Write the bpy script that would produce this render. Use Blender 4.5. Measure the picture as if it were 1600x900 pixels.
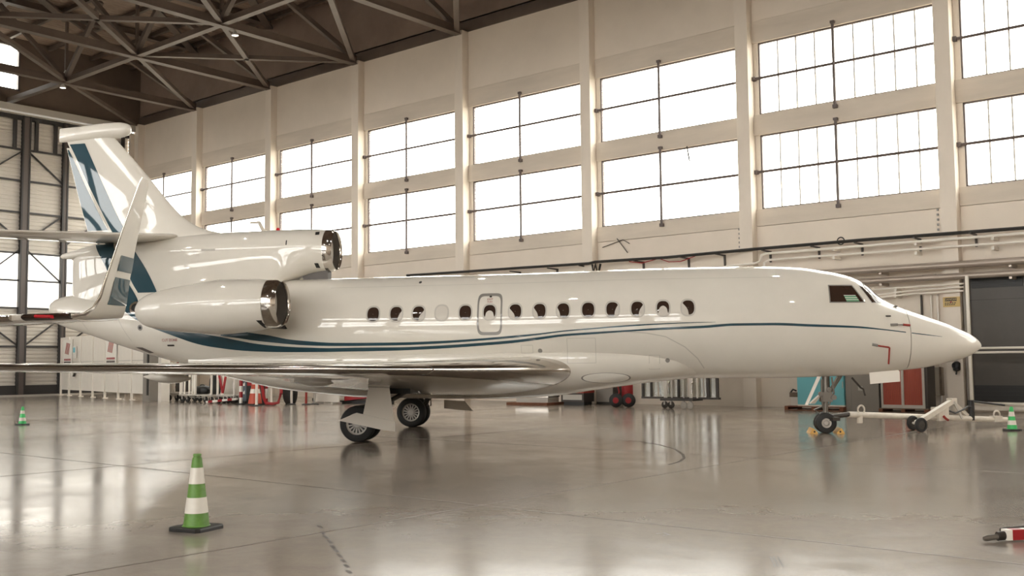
import bpy, math, random
from mathutils import Vector, Matrix
from mathutils.bvhtree import BVHTree
from bisect import bisect_right
random.seed(7)
PI = math.pi
for o in list(bpy.data.objects): bpy.data.objects.remove(o)
SC = bpy.context.scene
COL = SC.collection

# ------------------------------------------------------------------ camera
def rotm(yaw, pit, rol):
    cy, sy = math.cos(yaw), math.sin(yaw)
    fwd = Vector((-sy, cy, 0)); right = Vector((cy, sy, 0)); up = Vector((0, 0, 1))
    f2 = math.cos(pit)*fwd + math.sin(pit)*up; u2 = -math.sin(pit)*fwd + math.cos(pit)*up
    r3 = math.cos(rol)*right + math.sin(rol)*u2; u3 = -math.sin(rol)*right + math.cos(rol)*u2
    return r3, u3, f2
r3, u3, f3 = rotm(*[math.radians(a) for a in (39.821, 4.153, -0.551)])
cam = bpy.data.objects.new('camera', bpy.data.cameras.new('camera'))
cam.data.sensor_width = 36.0; cam.data.lens = 36.0
cam.data.clip_end = 500
cam.matrix_world = Matrix(((r3.x, u3.x, -f3.x, 0), (r3.y, u3.y, -f3.y, 0), (r3.z, u3.z, -f3.z, 1.65), (0, 0, 0, 1)))
COL.objects.link(cam); SC.camera = cam

# ------------------------------------------------------------------ sky and exposure
world = bpy.data.worlds.new('overcast_sky'); SC.world = world; world.use_nodes = True
bg = world.node_tree.nodes['Background']
bg.inputs['Color'].default_value = (1.0, 0.98, 0.935, 1); bg.inputs['Strength'].default_value = 15.0
SC.view_settings.view_transform = 'Standard'; SC.view_settings.look = 'None'
LAMP_W = 220.0                                   # each roof lamp, watts
SC.view_settings.exposure = -0.40; SC.view_settings.gamma = 1.0; SC.view_settings.use_curve_mapping = False
try:
    SC.cycles.max_bounces = 10; SC.cycles.diffuse_bounces = 5; SC.cycles.glossy_bounces = 4
    SC.cycles.transparent_max_bounces = 16; SC.cycles.sample_clamp_indirect = 12
except Exception: pass

# ------------------------------------------------------------------ materials
def mat(name, base, rough=.5, metal=0., coat=0., noise=0., nscale=4., stretch=(1, 1, 1), base2=None, rnoise=0., bump=0., bscale=30., spec=.5, emit=0.):
    m = bpy.data.materials.new(name); m.use_nodes = True
    nt = m.node_tree; b = nt.nodes['Principled BSDF']
    b.inputs['Base Color'].default_value = (*base, 1); b.inputs['Roughness'].default_value = rough
    b.inputs['Metallic'].default_value = metal
    b.inputs['Specular IOR Level'].default_value = spec
    if coat: b.inputs['Coat Weight'].default_value = coat; b.inputs['Coat Roughness'].default_value = .025
    if emit:
        b.inputs['Emission Color'].default_value = (*base, 1); b.inputs['Emission Strength'].default_value = emit
    if noise or rnoise or bump or base2:
        tc = nt.nodes.new('ShaderNodeTexCoord'); mp = nt.nodes.new('ShaderNodeMapping'); mp.inputs['Scale'].default_value = stretch
        nt.links.new(tc.outputs['Object'], mp.inputs['Vector'])
        nz = nt.nodes.new('ShaderNodeTexNoise'); nz.inputs['Scale'].default_value = nscale; nz.inputs['Detail'].default_value = 6; nz.inputs['Roughness'].default_value = .62
        nt.links.new(mp.outputs['Vector'], nz.inputs['Vector'])
        rp = nt.nodes.new('ShaderNodeValToRGB'); rp.color_ramp.elements[0].position = .32; rp.color_ramp.elements[1].position = .68
        b2 = base2 or tuple(c*(1-noise) for c in base)
        rp.color_ramp.elements[0].color = (*b2, 1); rp.color_ramp.elements[1].color = (*base, 1)
        nt.links.new(nz.outputs['Fac'], rp.inputs['Fac']); nt.links.new(rp.outputs['Color'], b.inputs['Base Color'])
        if rnoise:
            mr = nt.nodes.new('ShaderNodeMapRange'); mr.inputs['From Min'].default_value = .3; mr.inputs['From Max'].default_value = .7
            mr.inputs['To Min'].default_value = rough - rnoise; mr.inputs['To Max'].default_value = rough + rnoise
            nt.links.new(nz.outputs['Fac'], mr.inputs['Value']); nt.links.new(mr.outputs['Result'], b.inputs['Roughness'])
        if bump:
            nb = nt.nodes.new('ShaderNodeTexNoise'); nb.inputs['Scale'].default_value = bscale; nb.inputs['Detail'].default_value = 4
            nt.links.new(mp.outputs['Vector'], nb.inputs['Vector'])
            bp = nt.nodes.new('ShaderNodeBump'); bp.inputs['Strength'].default_value = bump; bp.inputs['Distance'].default_value = .02
            nt.links.new(nb.outputs['Fac'], bp.inputs['Height']); nt.links.new(bp.outputs['Normal'], b.inputs['Normal'])
    return m
def glass_mat(name, tint, gloss=.06, rough=.05):
    m = bpy.data.materials.new(name); m.use_nodes = True; nt = m.node_tree; nt.nodes.clear()
    out = nt.nodes.new('ShaderNodeOutputMaterial'); mx = nt.nodes.new('ShaderNodeMixShader'); mx.inputs['Fac'].default_value = gloss
    tr = nt.nodes.new('ShaderNodeBsdfTransparent'); tr.inputs['Color'].default_value = (*tint, 1)
    gl = nt.nodes.new('ShaderNodeBsdfGlossy'); gl.inputs['Roughness'].default_value = rough
    nt.links.new(tr.outputs[0], mx.inputs[1]); nt.links.new(gl.outputs[0], mx.inputs[2]); nt.links.new(mx.outputs[0], out.inputs['Surface'])
    return m
M = dict(
    paint=mat('white_aircraft_paint', (.70, .66, .585), .5, coat=1.0, noise=.04, nscale=1.5, spec=.2),
    teal=mat('teal_paint', (.012, .050, .070), .5, coat=1.0, spec=.15),
    chrome=mat('polished_aluminium', (.70, .66, .61), .12, metal=1.),
    lemetal=mat('leading_edge_metal', (.50, .46, .42), .13, metal=1.),
    steel=mat('brushed_steel', (.55, .52, .48), .32, metal=1.),
    gearsteel=mat('gear_steel', (.20, .18, .155), .42, metal=.7),
    darkmetal=mat('dark_metal', (.06, .052, .046), .45, metal=.6),
    duct=mat('duct_lining', (.09, .078, .068), .55),
    fan=mat('fan_titanium', (.22, .20, .18), .38, metal=.9),
    tyre=mat('tyre_rubber', (.012, .011, .010), .62),
    hub=mat('wheel_alloy', (.42, .39, .35), .4, metal=.5),
    glassdark=mat('cabin_glass', (.035, .020, .014), .06, spec=.6),
    shade=mat('window_shade', (.55, .51, .45), .55),  # drawn shade of one window, and pale arcs painting reflections in others
    seam=mat('panel_seam', (.47, .44, .39), .5),
    ring=mat('door_ring_grey', (.22, .205, .185), .35, coat=.5),
    black=mat('black_rubber', (.012, .011, .010), .5),
    red=mat('red_paint', (.33, .012, .016), .4),
    redlens=mat('red_lens', (.55, .02, .03), .15),
    wall=mat('painted_concrete', (.75, .665, .565), .8, noise=.10, nscale=.35, bump=.15, bscale=9.),
    beam=mat('bare_concrete', (.67, .59, .495), .82, noise=.14, nscale=.8, stretch=(.4, 1, 2), bump=.15, bscale=12.),
    column=mat('column_concrete', (.76, .68, .585), .75, noise=.10, nscale=.9, stretch=(1, 1, .4), bump=.15, bscale=10.),
    floor=None,
    brownwall=mat('brown_cladding', (.16, .118, .09), .7, noise=.2, nscale=.6),
    roof=mat('roof_sheet', (.30, .22, .17), .7, noise=.25, nscale=.6),
    truss=mat('truss_paint', (.125, .092, .072), .5, noise=.2, nscale=1.2),
    doorsteel=mat('door_steel', (.035, .031, .030), .5),
    postbrown=mat('post_primer', (.10, .080, .072), .5),
    clad=mat('corrugated_cladding', (.60, .555, .49), .45, noise=.08, nscale=.7),
    rail=mat('rail_galvanised', (.50, .47, .42), .45, metal=.2),
    framedark=mat('window_frame_steel', (.10, .075, .068), .5),
    pane=glass_mat('window_glass', (.97, .97, .95)),
    panelboard=mat('partition_sheet', (.76, .71, .63), .6, noise=.06, nscale=2.),
    white=mat('white_gloss_paint', (.78, .73, .65), .35),
    offwhite=mat('off_white_paint', (.68, .62, .53), .45, noise=.15, nscale=5.),
    greydoor=mat('grey_door_paint', (.070, .060, .050), .5, noise=.12, nscale=2.),
    greycab=mat('grey_cabinet', (.25, .225, .195), .5),
    cream=mat('cream_cabinet', (.42, .37, .30), .5),
    tealbox=mat('turquoise_laminate', (.16, .50, .56), .45),
    brick=mat('red_shutter', (.40, .075, .045), .5),
    wood=mat('pallet_wood', (.24, .095, .05), .75, noise=.3, nscale=6.),
    woodgrey=mat('grey_pallet_wood', (.20, .15, .11), .8, noise=.3, nscale=6.),
    green=mat('green_cone_plastic', (.14, .30, .055), .5, noise=.3, nscale=9.),
    greenbright=mat('bright_green_cone', (.04, .46, .12), .45),
    conewhite=mat('reflective_sleeve', (.74, .70, .62), .4, noise=.06, nscale=14.),
    orange=mat('orange_cone', (.50, .075, .035), .5),
    yellow=mat('yellow_chock', (.62, .36, .09), .5),
    signyellow=mat('sign_yellow', (.52, .36, .12), .5),
    pipe=mat('steel_pipe', (.36, .30, .25), .3, metal=.3),
    cable=mat('cable_black', (.018, .016, .013), .6),
    slate=mat('slate_panel', (.10, .12, .14), .5),
    translucent=glass_mat('translucent_sheet', (.55, .54, .52)),
    sheet=glass_mat('clear_sheet', (.80, .82, .80), .18, .15),
    label=mat('label_white', (.80, .77, .70), .5),
    greenpaper=mat('green_card', (.10, .28, .15), .5),
    lamp=mat('lamp_lens', (1, .95, .85), .3, emit=4.),
    rubberred=mat('red_fabric', (.30, .035, .025), .8),
    asphalt=mat('apron_concrete', (.40, .37, .32), .9, noise=.1, nscale=.3),
    mark=mat('skid_rubber', (.10, .085, .072), .45),
    joint=mat('floor_joint', (.20, .17, .145), .5),
    tan=mat('tan_plate', (.50, .44, .36), .5, noise=.1, nscale=3.),
)
def floor_material():
    m = bpy.data.materials.new('polished_concrete'); m.use_nodes = True; nt = m.node_tree; b = nt.nodes['Principled BSDF']
    tc = nt.nodes.new('ShaderNodeTexCoord')
    def noise(scale, detail, rough, st=(1, 1, 1), dist=0.):
        mp = nt.nodes.new('ShaderNodeMapping'); mp.inputs['Scale'].default_value = st; nt.links.new(tc.outputs['Object'], mp.inputs['Vector'])
        n = nt.nodes.new('ShaderNodeTexNoise'); n.inputs['Scale'].default_value = scale; n.inputs['Detail'].default_value = detail; n.inputs['Roughness'].default_value = rough; n.inputs['Distortion'].default_value = dist
        nt.links.new(mp.outputs['Vector'], n.inputs['Vector']); return n
    n1 = noise(.28, 7, .65, (1, 1, 1), .4); n2 = noise(2.2, 8, .7, (1, 1, 1), .8); n3 = noise(40, 3, .6)
    mixf = nt.nodes.new('ShaderNodeMath'); mixf.operation = 'ADD'; nt.links.new(n1.outputs['Fac'], mixf.inputs[0])
    h = nt.nodes.new('ShaderNodeMath'); h.operation = 'MULTIPLY'; h.inputs[1].default_value = .55; nt.links.new(n2.outputs['Fac'], h.inputs[0]); nt.links.new(h.outputs[0], mixf.inputs[1])
    h3 = nt.nodes.new('ShaderNodeMath'); h3.operation = 'MULTIPLY_ADD'; h3.inputs[1].default_value = .12; nt.links.new(n3.outputs['Fac'], h3.inputs[0]); nt.links.new(mixf.outputs[0], h3.inputs[2])
    rp = nt.nodes.new('ShaderNodeValToRGB'); e = rp.color_ramp.elements; e[0].position = .58; e[1].position = 1.02
    e[0].color = (.185, .152, .124, 1); e[1].color = (.33, .282, .232, 1); nt.links.new(h3.outputs[0], rp.inputs['Fac'])
    nt.links.new(rp.outputs['Color'], b.inputs['Base Color'])
    mr = nt.nodes.new('ShaderNodeMapRange'); mr.inputs['From Min'].default_value = .55; mr.inputs['From Max'].default_value = 1.0
    mr.inputs['To Min'].default_value = .24; mr.inputs['To Max'].default_value = .12; nt.links.new(h3.outputs[0], mr.inputs['Value']); nt.links.new(mr.outputs['Result'], b.inputs['Roughness'])
    b.inputs['Specular IOR Level'].default_value = .4
    bp = nt.nodes.new('ShaderNodeBump'); bp.inputs['Strength'].default_value = .05; bp.inputs['Distance'].default_value = .02
    n4 = noise(1.3, 3, .5); nt.links.new(n4.outputs['Fac'], bp.inputs['Height']); nt.links.new(bp.outputs['Normal'], b.inputs['Normal'])
    return m
M['floor'] = floor_material()

# ------------------------------------------------------------------ mesh helpers
class MB:
    def __init__(s): s.v = []; s.f = []
    def add(s, vs, fs):
        n = len(s.v); s.v += [tuple(p) for p in vs]; s.f += [tuple(i+n for i in f) for f in fs]; return s
    def box(s, x0, x1, y0, y1, z0, z1):
        return s.add([(x0,y0,z0),(x1,y0,z0),(x1,y1,z0),(x0,y1,z0),(x0,y0,z1),(x1,y0,z1),(x1,y1,z1),(x0,y1,z1)],
                     [(0,3,2,1),(4,5,6,7),(0,1,5,4),(1,2,6,5),(2,3,7,6),(3,0,4,7)])
    def bar(s, p, q, w, h=None, up=(0, 0, 1)):
        h = h or w; p, q = Vector(p), Vector(q); d = (q-p).normalized(); up = Vector(up)
        if abs(d.dot(up)) > .98: up = Vector((0, 1, 0))
        a = d.cross(up).normalized()*w/2; b = a.cross(d).normalized()*h/2
        return s.add([p-a-b, p+a-b, p+a+b, p-a+b, q-a-b, q+a-b, q+a+b, q-a+b],
                     [(0,1,2,3),(7,6,5,4),(0,4,5,1),(1,5,6,2),(2,6,7,3),(3,7,4,0)])
    def tube(s, pts, r, n=10, caps=True):
        pts = [Vector(p) for p in pts]; rs = r if isinstance(r, (list, tuple)) else [r]*len(pts); rings = []
        ref = Vector((0, 0, 1))
        for i, p in enumerate(pts):
            d = (pts[min(i+1, len(pts)-1)] - pts[max(i-1, 0)]).normalized()
            u = ref if abs(d.dot(ref)) < .97 else Vector((0, 1, 0))
            a = d.cross(u).normalized(); b = a.cross(d).normalized()
            rings.append([p + (a*math.cos(2*PI*k/n) + b*math.sin(2*PI*k/n))*rs[i] for k in range(n)])
        return s.loft(rings, caps, caps)
    def loft(s, rings, c0=True, c1=True, closed=True):
        n = len(rings[0]); vs = [p for r in rings for p in r]; fs = []
        for i in range(len(rings)-1):
            for k in range(n if closed else n-1):
                a = i*n+k; b = i*n+(k+1) % n; fs.append((a, b, b+n, a+n))
        if c0: fs.append(tuple(range(n-1, -1, -1)))
        if c1: fs.append(tuple(range((len(rings)-1)*n, len(rings)*n)))
        return s.add(vs, fs)
    def lathe(s, prof, c, axis='z', n=24, c0=True, c1=True):
        c = Vector(c); rings = []
        for h, r in prof:
            ring = []
            for k in range(n):
                a = 2*PI*k/n; x, y = r*math.cos(a), r*math.sin(a)
                ring.append(c + Vector({'z': (x, y, h), 'x': (h, x, y), 'y': (y, h, x)}[axis]))
            rings.append(ring)
        return s.loft(rings, c0, c1)
    def prism(s, poly, axis, a0, a1):
        def P(p, a): return {'x': (a, p[0], p[1]), 'y': (p[0], a, p[1]), 'z': (p[0], p[1], a)}[axis]
        n = len(poly); vs = [P(p, a0) for p in poly] + [P(p, a1) for p in poly]
        return s.add(vs, [tuple(range(n-1, -1, -1)), tuple(range(n, 2*n))] + [(i, (i+1) % n, (i+1) % n+n, i+n) for i in range(n)])
    def mesh(s, name, m, smooth=False):
        me = bpy.data.meshes.new(name); me.from_pydata(s.v, [], s.f); me.materials.append(m)
        import bmesh
        b = bmesh.new(); b.from_mesh(me); bmesh.ops.recalc_face_normals(b, faces=b.faces); b.to_mesh(me); b.free()
        if smooth:
            me.polygons.foreach_set('use_smooth', [True]*len(me.polygons))
            try: me.set_sharp_from_angle(angle=math.radians(38))
            except Exception: pass
        me.update(); return me
    def build(s, name, m, parent=None, smooth=False, **k):
        return link(name, s.mesh(name, M[m] if isinstance(m, str) else m, smooth), parent, **k)
def link(name, me, parent=None, loc=(0, 0, 0), rz=0., label=None, kind=None, scale=None):
    o = bpy.data.objects.new(name, me); COL.objects.link(o); o.location = loc; o.rotation_euler = (0, 0, rz)
    if scale: o.scale = scale
    if parent: o.parent = parent
    if label: o['label'] = label
    if kind: o['kind'] = kind
    return o
def thing(name, label, cat, loc=(0, 0, 0), rz=0., group=None):
    o = bpy.data.objects.new(name, None); COL.objects.link(o); o.location = loc; o.rotation_euler = (0, 0, rz); o.empty_display_size = .2
    return tag(o, label, cat, group)
def tag(o, label, cat, group=None):
    o['label'] = label; o['category'] = cat
    if group: o['group'] = group
    return o
def copy_tree(o, parent=None):
    c = o.copy(); COL.objects.link(c)
    if parent: c.parent = parent
    for ch in list(o.children): copy_tree(ch, c)
    return c
def text_mesh(s, size, m):
    cu = bpy.data.curves.new('lettering', 'FONT'); cu.body = s; cu.size = size; cu.align_x = 'CENTER'; cu.align_y = 'CENTER'; cu.extrude = .002
    o = bpy.data.objects.new('lettering', cu); me = bpy.data.meshes.new_from_object(o); bpy.data.objects.remove(o)
    me.materials.clear(); me.materials.append(M[m]); return me
def pchip(xs, ys):
    n = len(xs); h = [xs[i+1]-xs[i] for i in range(n-1)]; d = [(ys[i+1]-ys[i])/h[i] for i in range(n-1)]
    m = [0.0]*n; m[0] = d[0]; m[-1] = d[-1]
    for i in range(1, n-1):
        if d[i-1]*d[i] > 0:
            w1 = 2*h[i]+h[i-1]; w2 = h[i]+2*h[i-1]; m[i] = (w1+w2)/(w1/d[i-1]+w2/d[i])
    def f(x):
        x = min(max(x, xs[0]), xs[-1]); i = min(max(bisect_right(xs, x)-1, 0), n-2); t = (x-xs[i])/h[i]
        return ((1+2*t)*(1-t)**2*ys[i] + t*(1-t)**2*h[i]*m[i] + t*t*(3-2*t)*ys[i+1] + t*t*(t-1)*h[i]*m[i+1])
    return f

# ------------------------------------------------------------------ the hangar shell
WY = 33.69; XB = -58.3; XN = 22.0; YL = -30.0; S = 6.963; ZT = 16.6
LX = lambda k: -44.273 + k*S                     # left edge of the window opening in bay k
st = dict(kind='structure')
MB().add([(XB-.3, YL-.3, 0), (XN, YL-.3, 0), (XN, WY+.3, 0), (XB-.3, WY+.3, 0)], [(0, 1, 2, 3)]).build('floor', 'floor', **st)
floor = bpy.data.objects['floor']
MB().box(-260, 260, -260, 260, -.4, -.05).build('apron', 'asphalt', **st)
# joints between the floor slabs, old skid marks
for y in (2.0, 9.0, 16.0, 23.0, 30.0):
    MB().box(XB, XN, y-.012, y+.012, .0005, .002).build('slab_joint', 'joint', floor)
for x in (-48, -40, -32, -24, -16, -8, 0, 8):
    MB().box(x-.012, x+.012, YL, WY, .0005, .002).build('slab_joint', 'joint', floor)

wall_right = MB().box(XB, 4*S, WY, WY+.3, 0, 6.42).build('wall_right', 'wall', **st)
KS = range(-2, 8)
wn = [0]
def pane_mesh(w, h): return MB().box(.01, w-.01, 0, .012, .01, h-.01).mesh('glass_pane', M['pane'])
pm_cache = {}
def window(x0, x1, z0, z1, cols, left=True):
    wn[0] += 1; f = MB(); y = WY+.12; t = .05
    f.box(x0, x1, y-.04, y+.06, z0, z0+t); f.box(x0, x1, y-.04, y+.06, z1-t, z1); f.box(x0, x0+t, y-.04, y+.06, z0, z1); f.box(x1-t, x1, y-.04, y+.06, z0, z1)
    o = f.build('window_%d' % wn[0], 'framedark', **st)
    xc = x0 + (x1-x0)*.455; zc = (z0+z1)/2
    v = MB().tube([(xc, WY-.10, z0-.16), (xc, WY-.10, z1+.10)], .052, 8); v.box(xc-.07, xc+.07, WY-.16, WY, z0-.25, z0-.13); v.box(xc-.07, xc+.07, WY-.15, WY, z1+.06, z1+.15)
    v.build('vertical_bar', 'framedark', o)
    hb = MB().tube([(x0-.18, WY-.02, zc), (x1-.03, WY-.02, zc)], .05, 8); hb.box(x0-.2, x0-.08, WY-.1, WY+.05, zc-.07, zc+.07); hb.build('horizontal_bar', 'framedark', o)
    key = (round(x1-x0, 3), round(z1-z0, 3), cols)
    w = (x1-x0-2*t)/cols; h = (z1-z0-2*t)/2
    if key not in pm_cache: pm_cache[key] = pane_mesh(w, h)
    for r in range(2):
        for c in range(cols): link('glass_pane', pm_cache[key], o, (x0+t+c*w, y, z0+t+r*h))
    if cols > 4:
        gb = MB().box(-.025, .025, -.02, .02, z0, z1).mesh('glazing_bar', M['rail'])
        for c in range(1, cols): link('glazing_bar', gb, o, (x0+t+c*w, y, 0))
    return o
for k in KS:
    x0 = LX(k); cr = LX(k+1)-.19; cl = cr-.49; cp = LX(k)-.19
    if k < 7: MB().box(cp, cr, WY, WY+.3, 13.93, ZT+.6).build('wall_panel', 'wall', wall_right)
    MB().box(cp, cl, WY-.025, WY+.3, 13.12, 13.915).build('lintel_beam', 'beam', wall_right)
    MB().box(cp, cl, WY-.02, WY+.3, 9.73, 10.47).build('spandrel_beam', 'beam', wall_right)
    MB().box(cp, cl, WY-.02, WY+.3, 6.435, 7.03).build('sill_beam', 'beam', wall_right)
    c = MB().box(cl, cr, WY-.40, WY+.3, 0, ZT); c.box(cr, cr+.19, WY+.05, WY+.3, 7.03, 13.12)
    c.build('column', 'column', wall_right)
    wide = 9 if k >= 4 else 2
    if k > -2: window(x0, cl+.02, 7.03, 9.73, wide)
    else: window(x0, cl+.02, 7.03, 9.73, wide)
    window(x0, cl+.02, 10.47, 13.12, wide)
MB().box(XB, LX(-2)-.19, WY, WY+.3, 6.42, ZT+.6).build('wall_panel', 'wall', wall_right)
MB().box(XB+.02, XB+.55, WY-.42, WY, 0, ZT).build('column', 'column', wall_right)
g = MB().prism([(-17.05+.22, 1.0), (-17.05+.75, 1.75), (-17.05+.75, 2.0), (-17.05+.22, 1.35)], 'y', WY-.35, WY-.02); g.build('column_bracket', 'column', wall_right)

# opposite long wall, outside the frame, darkened and its two window rows enlarged to steer the light
wl = MB(); wl.box(XB, XN, YL-.3, YL, 0, 5.2); wl.box(XB, XN, YL-.3, YL, 8.9, 9.5); wl.box(XB, XN, YL-.3, YL, 13.12, ZT+.6)
x = XB
while x < XN:
    wl.box(x, x+.95, YL-.3, YL+.4, 0, ZT); x += S
wl.build('wall_left', 'brownwall', **st)
# near end wall
wf = MB(); wf.box(XN, XN+.3, YL, WY+.3, 0, 22); wf.build('wall_front', 'wall', **st)

# ------------------------------------------------------------------ roof
def deck(y0, z0, y1, z1):
    m = MB(); xs = []; x = XB; i = 0
    while x < XN:
        xs.append((x, .05 if i % 4 in (0, 1) else 0.)); x += .085; i += 1
    vs = []; fs = []
    for i, (x, d) in enumerate(xs):
        vs += [(x, y0, z0+d), (x, y1, z1+d)]
        if i: fs.append((2*i-2, 2*i-1, 2*i+1, 2*i))
    return m.add(vs, fs)
dk = deck(WY+.3, 20.3, 2, 20.45); dk3 = deck(2, 20.45, YL-.3, 20.3)
dk.add(dk3.v, dk3.f)
ceiling = dk.build('ceiling', 'roof', **st)
MB().box(XB, XN, WY-.06, WY+.3, ZT, ZT+.5).build('eave_beam', 'truss', ceiling)
def rz_(y): return 20.3
MB().box(XB, XN, WY, WY+.3, ZT+.5, 20.4).build('roof_fascia', 'roof', ceiling)
NY = [33.3, 25.6, 17.9, 10.2, 2.5, -5.2, -12.9, -20.6, -29.5]
TX = [LX(k)-.43 for k in range(-1, 9)]
def beam_mb(p, q, w=.26, h=.34):
    m = MB().bar(p, q, w, h); p2 = Vector(p)-Vector((0, 0, h/2)); q2 = Vector(q)-Vector((0, 0, h/2)); m.bar(p2, q2, w*1.5, .03); return m
for i, x in enumerate(TX):
    beam_mb((x, 33.3, ZT), (x, -29.5, ZT), .26, .36).build('bottom_chord', 'truss', ceiling)
    for a, b in zip(NY[:-1], NY[1:]):
        beam_mb((x, a, rz_(a)-.2), (x, b, rz_(b)-.2), .3, .34).build('top_chord', 'truss', ceiling)
        MB().bar((x, b, ZT), (x, b, rz_(b)-.2), .13, .13).build('truss_post', 'truss', ceiling)
        ym = (a+b)/2
        if a < 33:
            MB().bar((x, a, ZT+.1), (x, ym, rz_(ym)-.2), .2, .2).build('truss_diagonal', 'truss', ceiling)
            MB().bar((x, b, ZT+.1), (x, ym, rz_(ym)-.2), .2, .2).build('truss_diagonal', 'truss', ceiling)
        else:
            MB().bar((x, a, ZT+.1), (x, b, rz_(b)-.25), .20, .24).build('truss_diagonal', 'truss', ceiling)
    if i:
        xp = TX[i-1]
        for j, y in enumerate(NY[1:6]):
            beam_mb((xp, y, ZT), (x, y, ZT), .2, .26).build('tie_beam', 'truss', ceiling)
            MB().bar((xp, y, ZT+.1), ((x+xp)/2, y, rz_(y)-.3), .22, .22).build('sway_brace', 'truss', ceiling)
            MB().bar((x, y, ZT), (xp, NY[j]-(.1 if j == 0 else 0), ZT), .24, .2).build('wind_brace', 'truss', ceiling)
            if j < 2: MB().bar((x, y, rz_(y)-.5), (xp, NY[j], rz_(y)-.5), .42, .12).build('top_brace', 'truss', ceiling)
            if i in (2, 4): MB().bar((xp, y, ZT), (x, NY[j], ZT), .24, .2).build('wind_brace', 'truss', ceiling)
MB().bar((TX[0], 25.6, ZT), (XB+.3, 33.2, ZT), .24, .2).build('wind_brace', 'truss', ceiling)
beam_mb((XB, 25.6, ZT+.1), (TX[0], 25.6, ZT), .2, .26).build('tie_beam', 'truss', ceiling)
for y in [33.0-2.57*i for i in range(13)]:
    MB().box(XB, XN, y-.09, y+.09, rz_(y)-.24, rz_(y)-.02).build('purlin', 'truss', ceiling)

# ------------------------------------------------------------------ far end: sliding hangar door and gable
wb = MB(); X0, X1 = XB-.3, XB
wb.box(X0, X1, YL, 24.35, 16.55, 23); wb.box(X0, X1, 26.2, WY+.3, 16.55, 23); wb.box(X0, X1, 24.35, 26.2, 16.55, 17.33); wb.box(X0, X1, 24.35, 26.2, 20.0, 23)
wb.box(X0, X1, YL, 4.5, 0, 16.55)
wall_back = wb.build('wall_back', 'brownwall', **st)
wn[0] += 1
wg = MB(); y0, y1, z0, z1 = 24.35, 26.2, 17.33, 20.0
for a in ((y0, y0+.1, z0, z1), (y1-.1, y1, z0, z1), (y0, y1, z0, z0+.1), (y0, y1, z1-.1, z1), (y0, y1, 18.6, 18.75)): wg.box(X0+.1, X1+.03, *a)
wgo = wg.build('window_%d' % wn[0], 'postbrown', **st)
MB().box(X0+.15, X0+.17, y0+.1, y1-.1, z0+.1, 18.6).build('glass_pane', 'pane', wgo); MB().box(X0+.15, X0+.17, y0+.1, y1-.1, 18.75, z1-.1).build('glass_pane', 'pane', wgo)

dr = MB(); dr.box(XB-.25, XB-.02, 4.5, 33.2, 0, .62); dr.box(XB-.25, XB-.02, 4.5, 33.2, 15.75, 15.98)
door = dr.build('door_1', 'doorsteel', **st)
MB().box(XB-.2, XB+.25, 4.5, 33.2, 0.0, .10).build('floor_track', 'rail', door)
t = MB(); t.box(XB-.3, XB+.35, 4.5, 33.2, 16.12, 16.5); t.box(XB-.3, XB+.15, 4.5, 33.2, 15.98, 16.06); t.build('head_track', 'rail', door)
MB().box(XB-.1, XB+.12, 33.0, 33.28, 0, 16.0).build('door_jamb', 'beam', door)
PB = [33.05, 31.4, 29.0, 26.68, 24.25, 21.85, 19.45, 17.05, 14.65, 12.25, 9.85, 7.45, 5.05]
GZ = [14.04, 12.24, 10.42, 8.10, 6.54, 4.98, 2.81]
def corr(h, y0, y1):
    n = max(2, int(round(h/.222))); m = MB(); vs = []; fs = []; p = h/n
    prof = []
    for i in range(n): prof += [(i*p, 0), (i*p+p*.12, .035), (i*p+p*.5, .035), (i*p+p*.62, 0)]
    prof.append((h, 0))
    for i, (z, d) in enumerate(prof):
        vs += [(XB-.20+d, y0, z), (XB-.20+d, y1, z)]
        if i: fs.append((2*i-2, 2*i-1, 2*i+1, 2*i))
    return m.add(vs, fs).mesh('cladding_panel', M['clad'])
for i in range(len(PB)-1):
    yb, ya = PB[i], PB[i+1]
    lv = [15.8]+GZ+[.6]
    for a, b in zip(lv[:-1], lv[1:]):
        if (a, b) in ((8.10, 6.54), (6.54, 4.98)):
            MB().box(XB-.19, XB-.175, ya+.05, yb-.05, b+.03, a-.03).build('glass_pane', 'translucent', door)
        else: link('cladding_panel', corr(a-b, ya, yb), door, (0, 0, b))
    for z in GZ: MB().box(XB-.16, XB-.04, ya, yb, z-.05, z+.05).build('door_girt', 'doorsteel', door)
    dz = lambda f: ya+(yb-ya)*f
    zig = [((.08, 12.4), (.92, 13.95)) if i % 2 else ((.92, 12.4), (.08, 13.95)), ((.08, 8.8), (.92, 10.35)) if not i % 2 else ((.92, 8.8), (.08, 10.35)),
           ((.92, 6.6), (.08, 8.3)) if i % 2 == 0 else ((.08, 6.6), (.92, 8.3)), ((.08, 2.85), (.92, 4.35)) if i % 2 == 0 else ((.92, 2.85), (.08, 4.35))]
    zig = [(((1-a[0]), a[1]), ((1-b[0]), b[1])) if i in (1,) else (a, b) for a, b in zig]
    for a, b in zig: MB().bar((XB-.09, dz(a[0]), a[1]), (XB-.09, dz(b[0]), b[1]), .07, .10, (1, 0, 0)).build('door_brace', 'doorsteel', door)
    for f in (.26, .5, .74):
        if f != .5: MB().box(XB-.15, XB-.03, dz(f)-.10, dz(f)+.10, 14.0, 15.8).build('door_stud', 'doorsteel', door)
for i, y in enumerate(PB[1:], 1):
    m = MB(); w = .24 if i % 2 else .17
    m.box(XB-.2, XB+.06, y-w, y-w+.09, .1, 16.0); m.box(XB-.2, XB+.06, y+w-.09, y+w, .1, 16.0); m.box(XB-.03, XB+.0, y-w, y+w, .1, 16.0)
    p = m.build('door_post', 'doorsteel', door)
    MB().box(XB+.0, XB+.03, y-w+.09, y+w-.09, .1, 15.9).build('post_web', 'postbrown', p)

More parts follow.
